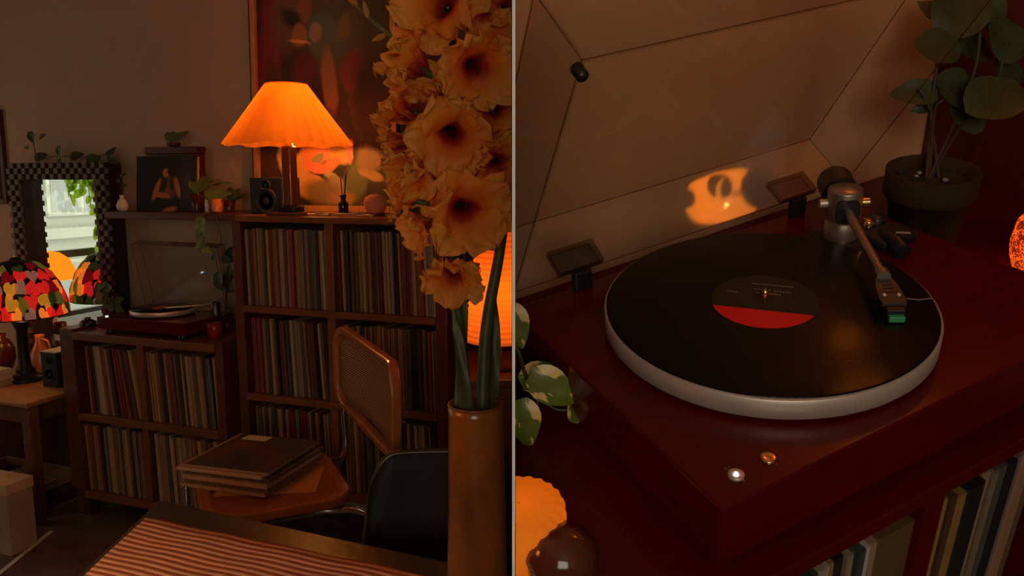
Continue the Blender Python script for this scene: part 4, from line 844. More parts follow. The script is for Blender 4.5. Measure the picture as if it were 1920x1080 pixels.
curve_back(fr_).build('backrest_frame', 'bentwood', t, bevel=.006)
cp_ = MB(); vv = []; ff = []
for k in range(7):
    for i in range(13): vv.append(((i / 12 - .5) * (bwid - .045) * (1 - .10 * (abs(k / 3 - 1) > .9)), 0, (bz0 + bz1) / 2 + (k / 6 - .5) * (bhei - .04) * (1 - .22 * (abs(i / 6 - 1) > .9))))
cp_.add(vv, [(k * 13 + i, k * 13 + i + 1, (k + 1) * 13 + i + 1, (k + 1) * 13 + i) for k in range(6) for i in range(12)], True)
curve_back(cp_).build('cane_back', 'cane', t, solid=.004)
for s in (-1, 1):
    xx = bcx + s * (bwid / 2 - .01)
    pts = [(xx, ym_ + sgn * .016, bz0 + .12), (xx, ym_ + sgn * .016, bz0 - .02), (xx, ym_ + sgn * .012, SEZ + .02), (s * (SW / 2 - .02), sgn * (SD / 2 - .03), SEZ - .042), (s * (SW / 2 - .02), -sgn * (SD / 2 - .02), SEZ - .045), (s * (SW / 2 - .02), -sgn * (SD / 2 + .02), SEZ - .1), (s * (SW / 2 - .02), -sgn * (SD / 2 + .02), .03), (s * (SW / 2 - .02), -sgn * (SD / 2 - .04), .013), (s * (SW / 2 - .02), sgn * (SD / 2), .013)]
    MB().tube(smooth_path(pts, 5), .0115, 10).build('chrome_tube', 'chrome', t)
MB().tube([(-(SW / 2 - .02), sgn * SD / 2, .013), (SW / 2 - .02, sgn * SD / 2, .013)], .0115, 10).build('chrome_tube', 'chrome', t)
# stack
zst = SEZ + .001; q1, q2, q3, q4 = [PZ(px, py, SEZ + .075) for px, py in ((432, 799), (578, 838), (548, 906), (356, 864))]
side = .295; ctr = (q1 + q2 + q3 + q4) / 4
def _err(an):
    u_ = Vector((math.cos(an), math.sin(an), 0)) * side / 2; v_ = Vector((-math.sin(an), math.cos(an), 0)) * side / 2
    return sum((p - q_).length_squared for p, q_ in ((ctr - u_ + v_, q1), (ctr + u_ + v_, q2), (ctr + u_ - v_, q3), (ctr - u_ - v_, q4)))
sang = min((k * math.pi / 90 for k in range(180)), key=_err); sdir = Vector((math.cos(sang), math.sin(sang), 0))
blob_mat('album_red_figures', (.06, .045, .03), [(-.07, .05, .06, .05, 0, (.22, .05, .02), .7), (.03, .02, .06, .05, 20, (.14, .025, .015), .7), (-.09, -.03, .05, .07, 0, (.16, .05, .02), .8), (.10, -.04, .05, .06, 0, (.10, .03, .02), .8), (.0, -.09, .08, .04, 0, (.035, .03, .025), .8)], .03, 8, .35)
nst = 7; hgt = [.006, .012, .014, .014, .012, .010, .008]; zz = zst; cols_ = [(.60, .26, .07), (.50, .30, .17), (.20, .11, .07), (.52, .31, .19), (.16, .09, .06), (.62, .38, .22), (.45, .25, .15)]
names_ = ['bottom', 'second from the bottom', 'third from the bottom', 'middle', 'third from the top', 'second from the top']
for i in range(nst):
    rz = sang + rnd(-.05, .05); off = Vector((rnd(-.008, .008), rnd(-.008, .008), 0))
    if i == 0: rz += .35; off += wdir * .03 - fdir * .05
    if i == 5: off += -sdir * .02
    tp_ = i == nst - 1
    r_ = thing('stacked_record', f'{names_[i]} record of the stack on the cane chair' if not tp_ else 'top record of the stack on the cane chair, dark cover with red figures', 'record', (ctr.x + off.x, ctr.y + off.y, zz), rz, 'records stacked on the cane chair')
    h_ = hgt[i]; mb = MB().box(-side / 2, side / 2, -side / 2, side / 2, 0, h_ - .0006); me = mb.mesh('cover', 'sleeve'); cv = obj('cover', me, r_, bevel=.0015); cv.color = (*cols_[i], 1)
    if tp_:
        pf = MB().box(-side / 2 + .012, side / 2, -side / 2 + .002, side / 2 - .002, h_ - .0006, h_).build('front_print', None, r_); ob = pf.data; ob.materials.append(M['album_red_figures_flat'] if 'album_red_figures_flat' in M else M['album_red_figures'])
        pf.data.transform(Matrix.Rotation(R(90), 4, 'X')); pf.rotation_euler = (R(-90), 0, 0)
        MB().box(-side / 2 + .04, -side / 2 + .13, side / 2 - .055, side / 2 - .012, h_, h_ + .0006).build('sticker', 'cream', r_)
    zz += h_

# ------------------------------------------------------------------ black leather chair behind the table
c = PD(822, 930, 1.78); c.z = 0; bz = PD(822, 852, 1.78).z; hw = (958 - 684) / 2 * 1.78 / F * .98
t = thing('leather_chair', 'black leather dining chair with a slim metal frame behind the vase', 'chair', c, YAW)
prof = []
for i in range(25):
    u = i / 12 - 1
    prof.append((u * hw, .03 * (1 - u * u)))
mb = MB(); v, f = [], []
for k in range(13):
    q = k / 12; z = bz - .50 * q; wsc = .92 + .2 * q ** .8
    for (x, y) in prof:
        corner = .075 * (max(0, abs(x / hw) - .62) / .38) ** 2.6 * (1 - q) ** 2
        v.append((x * wsc, y - .10 * q, z - corner))
for k in range(12):
    for i in range(24): f.append((k * 25 + i, (k + 1) * 25 + i, (k + 1) * 25 + i + 1, k * 25 + i + 1))
back = mb.add(v, f, True); bme = back.build('backrest', 'leather', t, solid=.03, bevel=.004)
edge = [v[k * 25] for k in range(12, -1, -1)] + [v[i] for i in range(1, 25)] + [v[k * 25 + 24] for k in range(1, 13)]
MB().tube([(x, y + .0, z) for x, y, z in edge], .0085, 8).build('rim_tube', 'dark_metal', t)
MB().prism(rrect(2 * hw, .42, .06), .0, .06).xf(Matrix.Translation((0, -.32 + .0, .43))).build('seat', 'leather', t, bevel=.015)
for sx in (-1, 1):
    for yy in (-.10, -.50): MB().tube([(sx * (hw - .03), yy, .44), (sx * (hw - .01), yy + (.02 if yy > -.2 else -.02), .0)], .011, 10).build('leg', 'dark_metal', t)

# ------------------------------------------------------------------ vase and gladioli
VD = 1.13; vt = PD(892, 758, VD); vx = Vector((vt.x, vt.y, DZ + .0045)); vh = vt.z - vx.z; r0 = 52 * VD / F
t = thing('tall_vase', 'tall brown glazed vase on the dining table holding gladioli', 'vase', vx)
MB().lathe([(r0 * 1.06, 0), (r0 * 1.1, .01), (r0 * 1.12, vh * .3), (r0 * 1.03, vh * .7), (r0 * .99, vh * .97), (r0, vh), (r0 * .92, vh + .001), (r0 * .9, vh * .9), (r0 * .9, vh * .3), (.001, vh * .25)], 48, wob=lambda a, q: 1 + .012 * math.sin(3 * a + 4 * q)).build('body', 'vase_glaze', t)
MB().tube([(r0 * .97 * math.cos(a), r0 * .97 * math.sin(a), vh) for a in [i * math.pi / 20 for i in range(41)]], .0022, 6).build('rim', 'cab_edge', t)
def petal_mesh(Lp, Wp, az, th0, th1, ph):
    nu, nvv = 12, 14; v, f = [], []; r, z = .004, 0.0; pts = []
    for k in range(nvv + 1):
        q = k / nvv; th = th0 + (th1 - th0) * q ** 1.2 + .25 * math.sin(q * 7 + ph); pts.append((r, z, th)); r += math.sin(th) * Lp / nvv; z += math.cos(th) * Lp / nvv
    tw = rnd(-.5, .5)
    for k, (r, z, th) in enumerate(pts):
        q = k / nvv; wd = Wp * (.2 + .8 * math.sin(math.pi * min(1, q * .80 + .04)) ** .75) * (1 if q < .88 else 1 - ((q - .88) / .12) ** 2 * .75)
        for i in range(nu + 1):
            u = i / nu * 2 - 1; ruf = (q ** 1.3) * (.011 * abs(u) ** 1.6 * math.sin(u * 5 + q * 21 + ph) + .007 * max(0, q - .6) * 2.5 * math.sin(u * 11 + ph * 2)) + tw * u * wd * .3 * q
            cup = .20 * wd * u * u * (1 - q * .9)
            rr_ = r - (cup + ruf) * math.cos(th); zz_ = z + (cup + ruf) * math.sin(th)
            tx_ = u * wd * .5; v.append((rr_ * math.cos(az) - tx_ * math.sin(az), rr_ * math.sin(az) + tx_ * math.cos(az), zz_))
    for k in range(nvv):
        for i in range(nu): f.append((k * (nu + 1) + i, k * (nu + 1) + i + 1, (k + 1) * (nu + 1) + i + 1, (k + 1) * (nu + 1) + i))
    return MB().add(v, f, True).mesh('petal', 'petal')
VAR = []
for s in range(6):
    ps_ = []
    for i in range(6):
        inner = i % 2; ps_.append(petal_mesh(rnd(.068, .084) * (1 if inner else .95), rnd(.050, .064) * (1 if inner else .85), i * math.pi / 3 + rnd(-.2, .2), rnd(.1, .3), (1.35 if inner else 1.75) + rnd(-.5, .5), rnd(0, 6)))
    VAR.append(ps_)
thr = MB().lathe([(.002, -.03), (.005, -.028), (.006, -.008), (.0105, .012)], 12, cap=False).mesh('bloom', 'stem_green')
stam = MB(); stam.tube([(0, 0, 0), (.001, 0, .02), (.004, 0, .034)], .0012, 5); stam.tube([(0, 0, 0), (-.003, .001, .02), (-.001, .004, .034)], .0012, 5); stam.tube([(0, 0, 0), (0, -.003, .02), (0, -.002, .036)], .0012, 5)
stam = stam.mesh('stamen', 'maroon_glaze')
def bloom(root, px, py, rpx, D, face, var):
    pos = PD(px, py, D) - root.location; s = 1.22 * rpx * D / F / .062
    b = obj('bloom', thr, root); fz = (CR * face[0] + CU * face[1] - CF * face[2]).normalized(); aim(b, pos, fz, CU if abs(fz.dot(CU)) < .9 else CR, Matrix.Rotation(rnd(0, 6), 4, 'Z') @ Matrix.Scale(s, 4) @ Matrix.Translation((0, 0, -.02)))
    for me in VAR[var % 6]: obj('petal', me, b)
    obj('stamen', stam, b)
def stalk(label, pts, rad, blooms, leaves=(), buds=()):
    w0 = [PD(*p) for p in pts]; root = thing('gladiolus', label, 'flower', w0[0], 0, None); sp = smooth_path([p - w0[0] for p in w0], 6)
    MB().tube(sp, [rad * (1 - .55 * i / len(sp)) for i in range(len(sp))], 10).build('stem', 'stem_green', root)
    for i, bl_ in enumerate(blooms): bloom(root, *bl_, i)
    for (a, b_, wd) in leaves:
        A, B = PD(*a) - w0[0], PD(*b_) - w0[0]; me = leaf_mesh('leaf', 'stem_green', 1, wd, 'strap', .4, .03); plant_leaf(root, me, A, B - A, -CF + CR * .4, (B - A).length)
    for (px, py, D, dx, dy) in buds:
        p = PD(px, py, D) - w0[0]; bd_ = MB().lathe([(.0025, -.003), (.0045, .004), (.005, .010), (.003, .018), (.0006, .024)], 10).build('bud', 'petal_back', root); aim(bd_, p, CR * dx + CU * dy - CF * .2, CF)
    return root
D = VD
stalk('left gladiolus stalk with large cream and red blooms filling the upper right', [(875, 860, D), (868, 700, D), (856, 560, D + .01), (852, 400, D + .02), (850, 200, D + .03), (838, -60, D + .05)], .011,
      [(850, 508, 62, D - .02, (-.1, -.6, .8)), (868, 388, 84, D - .03, (.45, -.35, .9)), (800, 430, 52, D + .0, (-.9, -.3, .4)), (762, 372, 46, D + .02, (-1, .25, .1)), (846, 248, 82, D - .02, (.15, -.55, .9)), (764, 208, 66, D + .01, (-.9, .3, .4)), (786, 318, 60, D + .01, (-.7, -.4, .6)), (778, 120, 64, D + .02, (-.8, .5, .4)), (888, 125, 78, D - .05, (.4, -.5, .9)), (840, 20, 84, D + .0, (-.2, -.1, 1)), (795, 70, 50, D + .04, (-.6, .3, .5)), (752, 268, 44, D + .03, (-1, -.1, .2)), (822, 180, 60, D + .03, (-.3, .6, .7)), (820, 340, 60, D + .03, (-.2, -.5, .8))],
      leaves=(((880, 800, D - .01), (842, 560, D), .10), ((860, 790, D), (866, 470, D + .02), .07)))
stalk('right gladiolus stalk leaning to the edge with cream blooms', [(905, 860, D + .02), (906, 720, D + .02), (914, 600, D + .02), (940, 450, D + .03), (951, 300, D + .04), (953, -50, D + .05)], .0115,
      [(930, 300, 60, D + .01, (.4, -.4, 1)), (925, 205, 66, D + .02, (.2, -.1, 1)), (935, 95, 66, D + .02, (.1, .1, 1)), (905, 10, 62, D + .05, (-.2, .2, 1)), (910, 250, 56, D + .04, (.5, .2, .8)), (945, 20, 60, D + .03, (.3, .1, 1))],
      leaves=(((920, 800, D + .03), (935, 545, D + .03), .10), ((900, 790, D + .02), (905, 620, D + .03), .12)))
stalk('green gladiolus bud stalk arching across the top of the painting', [(842, 260, D + .06), (800, 150, D + .07), (752, 84, D + .08), (700, 40, D + .09), (640, -20, D + .1)], .0065, [], buds=((742, 78, D + .08, -.3, -.6), (690, 30, D + .09, -.2, .7), (668, 8, D + .09, -.6, .5), (722, 66, D + .085, -.5, -.3)))

# ------------------------------------------------------------------ paper lamp on a maroon pedestal at the right
ld0 = 2.05; c = PD(934, 668, ld0); pz = PD(934, 690, ld0).z
t = thing('pedestal_cabinet', 'dark maroon wooden pedestal cabinet behind the vase', 'cabinet', (c.x, c.y, 0), YAW)
hwp = 70 * ld0 / F
MB().box(-hwp, hwp, -.12, .2, .05, pz - .02).build('body', 'maroon', t, bevel=.004); MB().box(-hwp - .008, hwp + .008, -.13, .205, pz - .02, pz).build('top_board', 'maroon', t, bevel=.003)
MB().box(-hwp + .01, hwp - .01, -.126, -.12, .09, pz - .05).build('door', 'maroon', t, bevel=.003); MB().box(-hwp, hwp, -.10, .19, 0, .05).build('plinth', 'dark_wood', t)
t = thing('paper_lamp', 'glowing orange ribbed paper lamp behind the gladiolus stems', 'lamp', (c.x, c.y, pz), YAW)
zb, zt_ = PD(934, 636, ld0).z - pz, PD(934, 415, ld0).z - pz; rbm, rtp = 60 * ld0 / F, 34 * ld0 / F
prof = []; nr = 22
for i in range(nr * 4 + 1):
    q = i / (nr * 4); prof.append(((rbm + (rtp - rbm) * q) * (1 + .06 * math.sin(math.pi * q)) + .0022 * math.cos(2 * math.pi * q * nr), zb + (zt_ - zb) * q))
MB().lathe(prof, 40, cap=False).build('lamp_shade', 'paper_shade', t); MB().lathe([(.05, 0), (.052, .008), (.012, .014), (.011, zb + .02), (.001, zb + .02)], 24).build('base', 'maroon', t)
MB().lathe([(.012, zb + .02), (.026, zb + .05), (.02, zb + .08), (.001, zb + .09)], 16).build('light_bulb', 'bulb', t)
lamp('paper_lamp_light', (0, 0, zb + .13), (1, .30, .04), .45, .03, t)

# unseen floor lamp left of the viewer, added to light the flowers and runner
t = thing('floor_lamp', 'added brass floor lamp left of the viewer, unseen, lighting flowers and runner', 'lamp', (-1.35, .2, 0))
MB().lathe([(.14, 0), (.14, .015), (.02, .03), (.011, .05), (.011, 1.38), (.001, 1.38)], 32).build('stand', 'gold', t)
pleated_lamp(t, .19, .12, 1.36, 1.58, 'floor_shade', 30, .03)
MB().lathe([(.012, 1.38), (.028, 1.42), (.03, 1.45), (.018, 1.48), (.001, 1.49)], 16).build('light_bulb', 'bulb', t)
lamp('floor_lamp_light', (0, 0, 1.52), (1, .50, .17), 22, .04, t)

# ================================================================== the close-up set on the right
SIDE[0] = RIGHT
ZCab, ZPl, HPl = -.0959, -.0255, .0583
PXL, PXR, PYF, PYB = -.1927, .2800, -.1702, .1714
def rmesh(mb, name, m, label, cat, base=(0, 0, 0), group=None, **k):
    o = mb.build(name, m, None, **k); o.matrix_world = TR @ Matrix.Translation(base); tag(o, label, cat, group); return o
WYc = .30; XPAN = .60
o = MB().box(-1.2, 1.6, WYc, WYc + .03, -.9, 1.6).build('wall_close_view', 'wall_close'); o.matrix_world = TR.copy(); struct(o)
t = thing('tall_cabinet_side', 'dark red side panel of a tall cabinet behind the potted plant', 'cabinet', (XPAN + .1, .05, -.75))
MB().box(-.1, .1, -.16, .245, 0, 1.7).build('side_panel', 'maroon', t, bevel=.003); MB().box(-.104, -.1, -.165, -.13, 0, 1.7).build('front_post', 'maroon', t)
# cabinet under the turntable
yc = -.191; t = thing('turntable_cabinet', 'dark red record cabinet under the close-up turntable', 'cabinet', (.0, .05, ZCab - .7)); o = (.0, .05, ZCab - .7)
def rb_(nm, x0, x1, y0, y1, z0, z1, m): return MB().box(x0 - o[0], x1 - o[0], y0 - o[1], y1 - o[1], z0 - o[2], z1 - o[2]).build(nm, m, t, bevel=.0015)
cl = RY(1478, 1075, yc).x; cdv0, cdv1 = RY(1727, 1000, yc + .004).x, RY(1757, 1000, yc + .004).x
xleft = -.62
rb_('top_board', xleft, XPAN - .005, yc, WYc - .002, ZCab - .017, ZCab, 'mahogany')
rb_('side_panel', cl - .03, cl + .012, yc + .003, WYc - .01, ZCab - .7, ZCab - .017, 'mahogany'); rb_('divider', cdv0, cdv1, yc + .004, WYc - .02, ZCab - .45, ZCab - .017, 'mahogany')
rb_('back_panel', cl, XPAN - .01, WYc - .02, WYc - .005, ZCab - .7, ZCab - .017, 'dark_wood'); rb_('shelf', cl + .012, XPAN - .01, yc + .003, WYc - .02, ZCab - .40, ZCab - .375, 'mahogany')
rec_z = ZCab - .374
def rrecords(px0, px1, pyr, cols, label, group):
    """sleeves given as (share of the width, colour)"""
    xa, xb = RY(px0, pyr, yc + .008).x, RY(px1, pyr, yc + .008).x; tot = sum(w for w, c in cols); x = xa
    for wv_, col in cols:
        th = (xb - xa) * wv_ / tot; o = obj('record_sleeve', SM[0]); o.color = (*col, 1)
        o.matrix_world = TR @ Matrix.Translation((x + th / 2, yc + .007 + rnd(0, .006), rec_z)) @ Matrix.Diagonal((th * .93, 1, 1.10 + rnd(-.008, .008), 1)); tag(o, label, 'record', group); x += th
rrecords(1535, 1642, 1045, [(1, (.05, .06, .05)), (2, (.40, .28, .2)), (1, (.5, .36, .25)), (1, (.34, .18, .05)), (2.6, (.015, .012, .01)), (1.2, (.35, .24, .16)), (1.3, (.10, .08, .06)), (1.4, (.06, .065, .06)), (1.3, (.55, .45, .4)), (1.6, (.4, .22, .14))], 'record sleeve left of the divider in the close-up cabinet', 'records left of the divider in the close-up cabinet')
o = obj('box_set', SM[1]); xa, xb = RY(1644, 1040, yc + .008).x, RY(1725, 1040, yc + .008).x; o.color = (.15, .072, .022, 1); o.matrix_world = TR @ Matrix.Translation(((xa + xb) / 2, yc + .012, rec_z)) @ Matrix.Diagonal(((xb - xa) * .94, .95, 1.1, 1)); tag(o, 'wide brown box set beside the divider in the close-up cabinet', 'box set')
rrecords(1760, 1925, 950, [(1.2, (.32, .15, .035)), (1.2, (.38, .19, .05)), (.8, (.10, .04, .015)), (1.6, (.34, .16, .035)), (3.2, (.012, .01, .01)), (1.1, (.34, .2, .1)), (.8, (.25, .17, .1)), (1.8, (.085, .075, .06)), (1.4, (.012, .01, .012)), (1, (.2, .12, .12)), (2.2, (.36, .17, .10)), (1, (.14, .08, .04))], 'record sleeve right of the divider in the close-up cabinet', 'records right of the divider in the close-up cabinet')

# turntable
t = thing('turntable', 'dark red mahogany turntable playing a record, seen close up', 'turntable', (0.04, 0, ZCab)); T0 = Vector((0.04, 0, ZCab))
def tb(mb, nm, m, **k): mb.v = [(x - T0.x, y - T0.y, z - T0.z) for x, y, z in mb.v]; return mb.build(nm, m, k.pop('parent', t), **k)
tb(MB().box(PXL, PXR, PYF, PYB, ZPl - HPl, ZPl), 'plinth', 'mahogany', bevel=.0018)
for x in (PXL + .06, PXR - .06):
    for y in (PYF + .05, PYB - .05): tb(MB().lathe([(.018, ZCab), (.02, ZCab + .003), (.02, ZPl - HPl)], 20, (x, y, 0)), 'foot', 'black_plastic')
RPl = .1535
tb(MB().lathe([(.140, -.0245), (RPl - .002, -.0225), (RPl, -.020), (RPl, -.0025), (RPl - .001, -.0016), (.001, -.0016)], 128), 'platter', 'brushed')
tb(MB().lathe([(.1505, -.0016), (.1512, -.0006), (.1495, 0), (.051, 0), (.001, 0)], 128), 'record', 'vinyl')
La, Lb = RZ(1352, 574, 0), RZ(1540, 594, 0); Ld = (Lb - La).normalized(); lr = .0495
lrot = Matrix.Rotation(math.atan2(Ld.y, Ld.x), 4, 'Z'); cut = Ld.x * La.y - Ld.y * La.x
a0 = math.asin(cut / lr)
def label_half(flag):
    pts = []
    angs = [a0 + (math.pi - 2 * a0) * i / 40 for i in range(41)] if flag else [math.pi - a0 + (math.pi + 2 * a0) * i / 40 for i in range(41)]
    return [(lr * math.cos(a), lr * math.sin(a)) for a in angs]

for fl, m in ((True, 'label_dark'), (False, 'label_red')):
    mb = MB().prism(label_half(fl), .0001, .0005); mb.xf(lrot); tb(mb, 'label', m)
for (y0_, x0_, x1_) in ((.030, -.015, .024), (.019, -.012, .004), (.0185, .007, .022), (.0125, -.009, -.006), (.0125, .0, .014), (.010, -.036, -.026)):
    x = x0_
    while x < x1_: tb(MB().box(x, x + .0013, y0_, y0_ + .0021, .0005, .0007).xf(lrot), 'print_mark', 'print_grey'); x += .0021
tb(MB().lathe([(.0036, .0004), (.0036, .009), (.0025, .0125), (.0005, .0135)], 16), 'spindle', 'gold')
# power and speed buttons
for px, py, m in ((1380, 892, 'brushed'), (1440, 861, 'gold')):
    q = RZ(px, py, ZPl); tb(MB().lathe([(.0062, ZPl), (.0062, ZPl + .0016), (.0054, ZPl + .0026), (.0022, ZPl + .0012), (.0005, ZPl + .0012)], 28, (q.x, q.y, 0)), 'button', m)
    if m == 'brushed':
        tb(MB().lathe([(.0016, ZPl + .0014), (.0014, ZPl + .0030), (.0003, ZPl + .0034)], 14, (q.x, q.y, 0)), 'power_light', 'led')
q = RZ(1364, 878, ZPl); tb(MB().tube([(q.x + .0019 * math.cos(a), q.y + .0019 * math.sin(a), ZPl + .0002) for a in [R(130) + i * R(280) / 16 for i in range(17)]], .0003, 4), 'power_symbol', 'print_grey')
tb(MB().tube([(q.x - .0004, q.y + .0002, ZPl + .0002), (q.x - .0014, q.y + .0018, ZPl + .0002)], .0003, 4), 'power_symbol', 'print_grey')
for px, py in ((1393, 904), (1454, 873)):
    q = RZ(px, py, ZPl)
    for k in (0, 1): tb(MB().tube([(q.x + k * .0016, q.y, ZPl + .0002), (q.x + k * .0016 + .0007, q.y + .0018, ZPl + .0002)], .0003, 4), 'speed_mark', 'print_grey')
# tonearm: bearing column, counterweight, tube, headshell, cartridge
pv = RZ(1584, 372, .032); pb = Vector((pv.x, pv.y, ZPl))
tb(MB().lathe([(.034, ZPl), (.034, ZPl + .006), (.030, ZPl + .010), (.024, ZPl + .012)], 36, (pb.x, pb.y, 0)), 'tonearm_base', 'black_plastic')
tb(MB().lathe([(.0185, ZPl + .012), (.0185, .004), (.017, .006), (.017, .010), (.0185, .012), (.0185, .042), (.0175, .044), (.001, .044)], 36, (pv.x, pv.y, 0)), 'bearing_column', 'arm_metal')
hd = RZ(1653, 512, .020); d_ = (hd - Vector((pv.x, pv.y, .030))); dn = Vector((d_.x, d_.y, 0)).normalized(); pn_ = Vector((-dn.y, dn.x, 0))
ow = pv + dn * .0176
mw = MB().prism(rrect(.0235, .027, .007), -.002, .003)
mtx = Matrix(((pn_.x, 0, dn.x, ow.x), (pn_.y, 0, dn.y, ow.y), (0, 1, 0, .024), (0, 0, 0, 1)))
tb(mw.xf(mtx), 'bearing_window', 'black_plastic')
for s in (-1, 1):
    a = pv + pn_ * s * .018; b2 = pv + pn_ * s * .026
    tb(MB().tube([(a.x, a.y, .027), (b2.x, b2.y, .027)], .0048, 16), 'bearing_screw', 'gold' if s > 0 else 'brushed')
st = pv + dn * .012; tb(MB().tube([(st.x, st.y, .024), tuple(Vector((st.x, st.y, .024)).lerp(hd, .5)), tuple(hd)], [.0050, .0046, .0042], 16), 'arm_tube', 'arm_metal')
cw0, cw1 = pv - dn * .020, pv - dn * .050; tb(MB().tube([(cw0.x, cw0.y, .030), (cw1.x, cw1.y, .032)], .0195, 32), 'counterweight', 'dark_metal')
cw2 = pv - dn * .019; tb(MB().tube([(cw2.x, cw2.y, .029), (pv.x, pv.y, .029)], .007, 16), 'counterweight_stub', 'dark_metal')
he = hd + dn * .008; tb(MB().tube([tuple(hd - dn * .002), (he.x, he.y, hd.z)], .0062, 20), 'arm_collar', 'arm_metal')
def along(o_, dist, side_=0, up=0): q = o_ + dn * dist + pn_ * side_; return (q.x, q.y, q.z + up)
mb = MB(); hz0 = hd.z - .004
sec = [(.006, .0075), (.02, .0105), (.038, .0115), (.045, .0105)]
v = []
for dd_, hw_ in sec:
    for s in (-1, 1):
        for z in (-.001, .0035): p = along(hd, dd_, s * hw_); v.append((p[0], p[1], hz0 - dd_ * .12 + z))
f = []
for k in range(3): b4 = k * 4; f += [(b4, b4 + 1, b4 + 5, b4 + 4), (b4 + 1, b4 + 3, b4 + 7, b4 + 5), (b4 + 3, b4 + 2, b4 + 6, b4 + 7), (b4 + 2, b4, b4 + 4, b4 + 6)]
f += [(0, 2, 3, 1), (12, 13, 15, 14)]
tb(mb.add(v, f), 'headshell', 'headshell', bevel=.0006)
for k in range(4): p = along(hd, .012 + k * .0055); tb(MB().box(-.0045, .0045, -.0009, .0009, 0, .0008).xf(Matrix.Translation((p[0], p[1], hz0 - (.012 + k * .0055) * .12 + .0034)) @ Matrix.Rotation(math.atan2(pn_.y, pn_.x), 4, 'Z')), 'headshell_slot', 'black_plastic')
for s in (-1, 1): p = along(hd, .034, s * .0062); tb(MB().lathe([(.0019, 0), (.0019, .0016), (.0012, .0022), (.0003, .0023)], 14, (p[0], p[1], hz0 - .0006)), 'mounting_screw', 'brushed')
p = along(hd, .036, -.012); p2 = along(hd, .038, -.034); fl_ = -1
pa, pbb = (Vector(p), Vector(p2)) if (TR.to_3x3() @ (Vector(p2) - Vector(p))).dot(CR) > 0 else (Vector(along(hd, .036, .012)), Vector(along(hd, .038, .034)))
tb(MB().tube([(pa.x, pa.y, hz0 - .003), ((pa.x + pbb.x) / 2, (pa.y + pbb.y) / 2, hz0 - .004), (pbb.x, pbb.y, hz0 - .002)], .0012, 8), 'finger_lift', 'dark_metal')
ca = math.atan2(pn_.y, pn_.x)
p = along(hd, .040); tb(MB().box(-.008, .008, -.011, .013, .0012, hz0 - .005).xf(Matrix.Translation((p[0], p[1], 0)) @ Matrix.Rotation(ca + (math.pi if dn.dot(Vector((-math.sin(ca), math.cos(ca), 0))) < 0 else 0), 4, 'Z')), 'cartridge', 'black_plastic', bevel=.0008)
p = along(hd, .054); tb(MB().box(-.0068, .0068, -.004, .005, .001, .0065).xf(Matrix.Translation((p[0], p[1], 0)) @ Matrix.Rotation(ca, 4, 'Z')), 'stylus', 'stylus_green', bevel=.0008)
# arm rest, cueing lever, anti-skate weight
q = RZ(1640, 430, ZPl); tb(MB().lathe([(.010, ZPl), (.010, ZPl + .016), (.0085, ZPl + .018), (.001, ZPl + .018)], 20, (q.x, q.y, 0)), 'cueing_post', 'black_plastic'); q = RZ(1628, 411, .004)
tb(MB().lathe([(.0068, -.004), (.0068, .002), (.0058, .004), (.001, .004)], 24, (q.x, q.y, 0)), 'cueing_cap', 'gold')
tb(MB().box(q.x - .006, q.x + .05, q.y - .03, q.y + .008, ZPl, ZPl + .012).xf(Matrix.Identity(4)), 'arm_board', 'black_plastic', bevel=.004)
qa, qb_ = RZ(1680, 436, .0), RZ(1706, 437, .004); tb(MB().tube([tuple(qa), tuple(qb_)], .0012, 8), 'cueing_lever', 'brushed')
qa = RZ(1650, 450, ZPl); qb_ = RZ(1692, 486, ZPl); tb(MB().tube(smooth_path([(qa.x, qa.y, ZPl + .004), ((qa.x + qb_.x) / 2, (qa.y + qb_.y) / 2, ZPl + .012), (qb_.x, qb_.y, ZPl + .008)]), .009, 12), 'arm_rest', 'black_plastic')
# lid
la = 1.0218; e1 = Vector((0, -math.cos(la), math.sin(la))); e2 = Vector((0, -math.sin(la), -math.cos(la))); LW, LD, LH = .4727, .3145, .0761
hp_ = Vector((-.1896, .1643, -.0032)) - e2 * LH - T0
lm = Matrix(((1, e1.x, e2.x, hp_.x), (0, e1.y, e2.y, hp_.y), (0, e1.z, e2.z, hp_.z), (0, 0, 0, 1)))
lid(t, lm, LW, LD, LH, .003, .0007)
for u in (.175, .83):       # hinge pockets at the free edge of the back skirt
    fr_ = ring_frame([(u * LW - .028, LH - .030), (u * LW + .028, LH - .030), (u * LW + .028, LH), (u * LW - .028, LH)], [(u * LW - .0265, LH - .0285), (u * LW + .0265, LH - .0285), (u * LW + .0265, LH - .0005), (u * LW - .0265, LH - .0005)], -.001, .008)
    fr_.v = [(x, z, y) for x, y, z in fr_.v]; fr_.f = [tuple(reversed(q)) for q in fr_.f]; fr_.xf(lm).build('hinge_pocket', 'acrylic_edge', t)
    MB().box(u * LW - .026, u * LW + .026, .0005, .002, LH - .028, LH - .0005).xf(lm).build('hinge_plate', 'dark_metal', t)
    hx = lm @ Vector((u * LW, 0, LH)); MB().box(hx.x - .011, hx.x + .011, hx.y - .006, hx.y + .004, ZPl - T0.z, hx.z + .001).build('hinge', 'black_plastic', t, bevel=.002)
for u, s in ((0, 1), (1, -1)): fp = lm @ Vector((.0015 + u * (LW - .003), LD - .012, LH)); ft = MB().lathe([(.0048, -.006), (.0055, -.004), (.005, .005), (.003, .007), (.0005, .0075)], 14); ft.xf(Matrix.Translation(fp) @ Matrix(((1, 0, 0, 0), (0, e1.y, e2.y, 0), (0, e1.z, e2.z, 0), (0, 0, 0, 1)))); ft.build('rubber_foot', 'black_plastic', t)

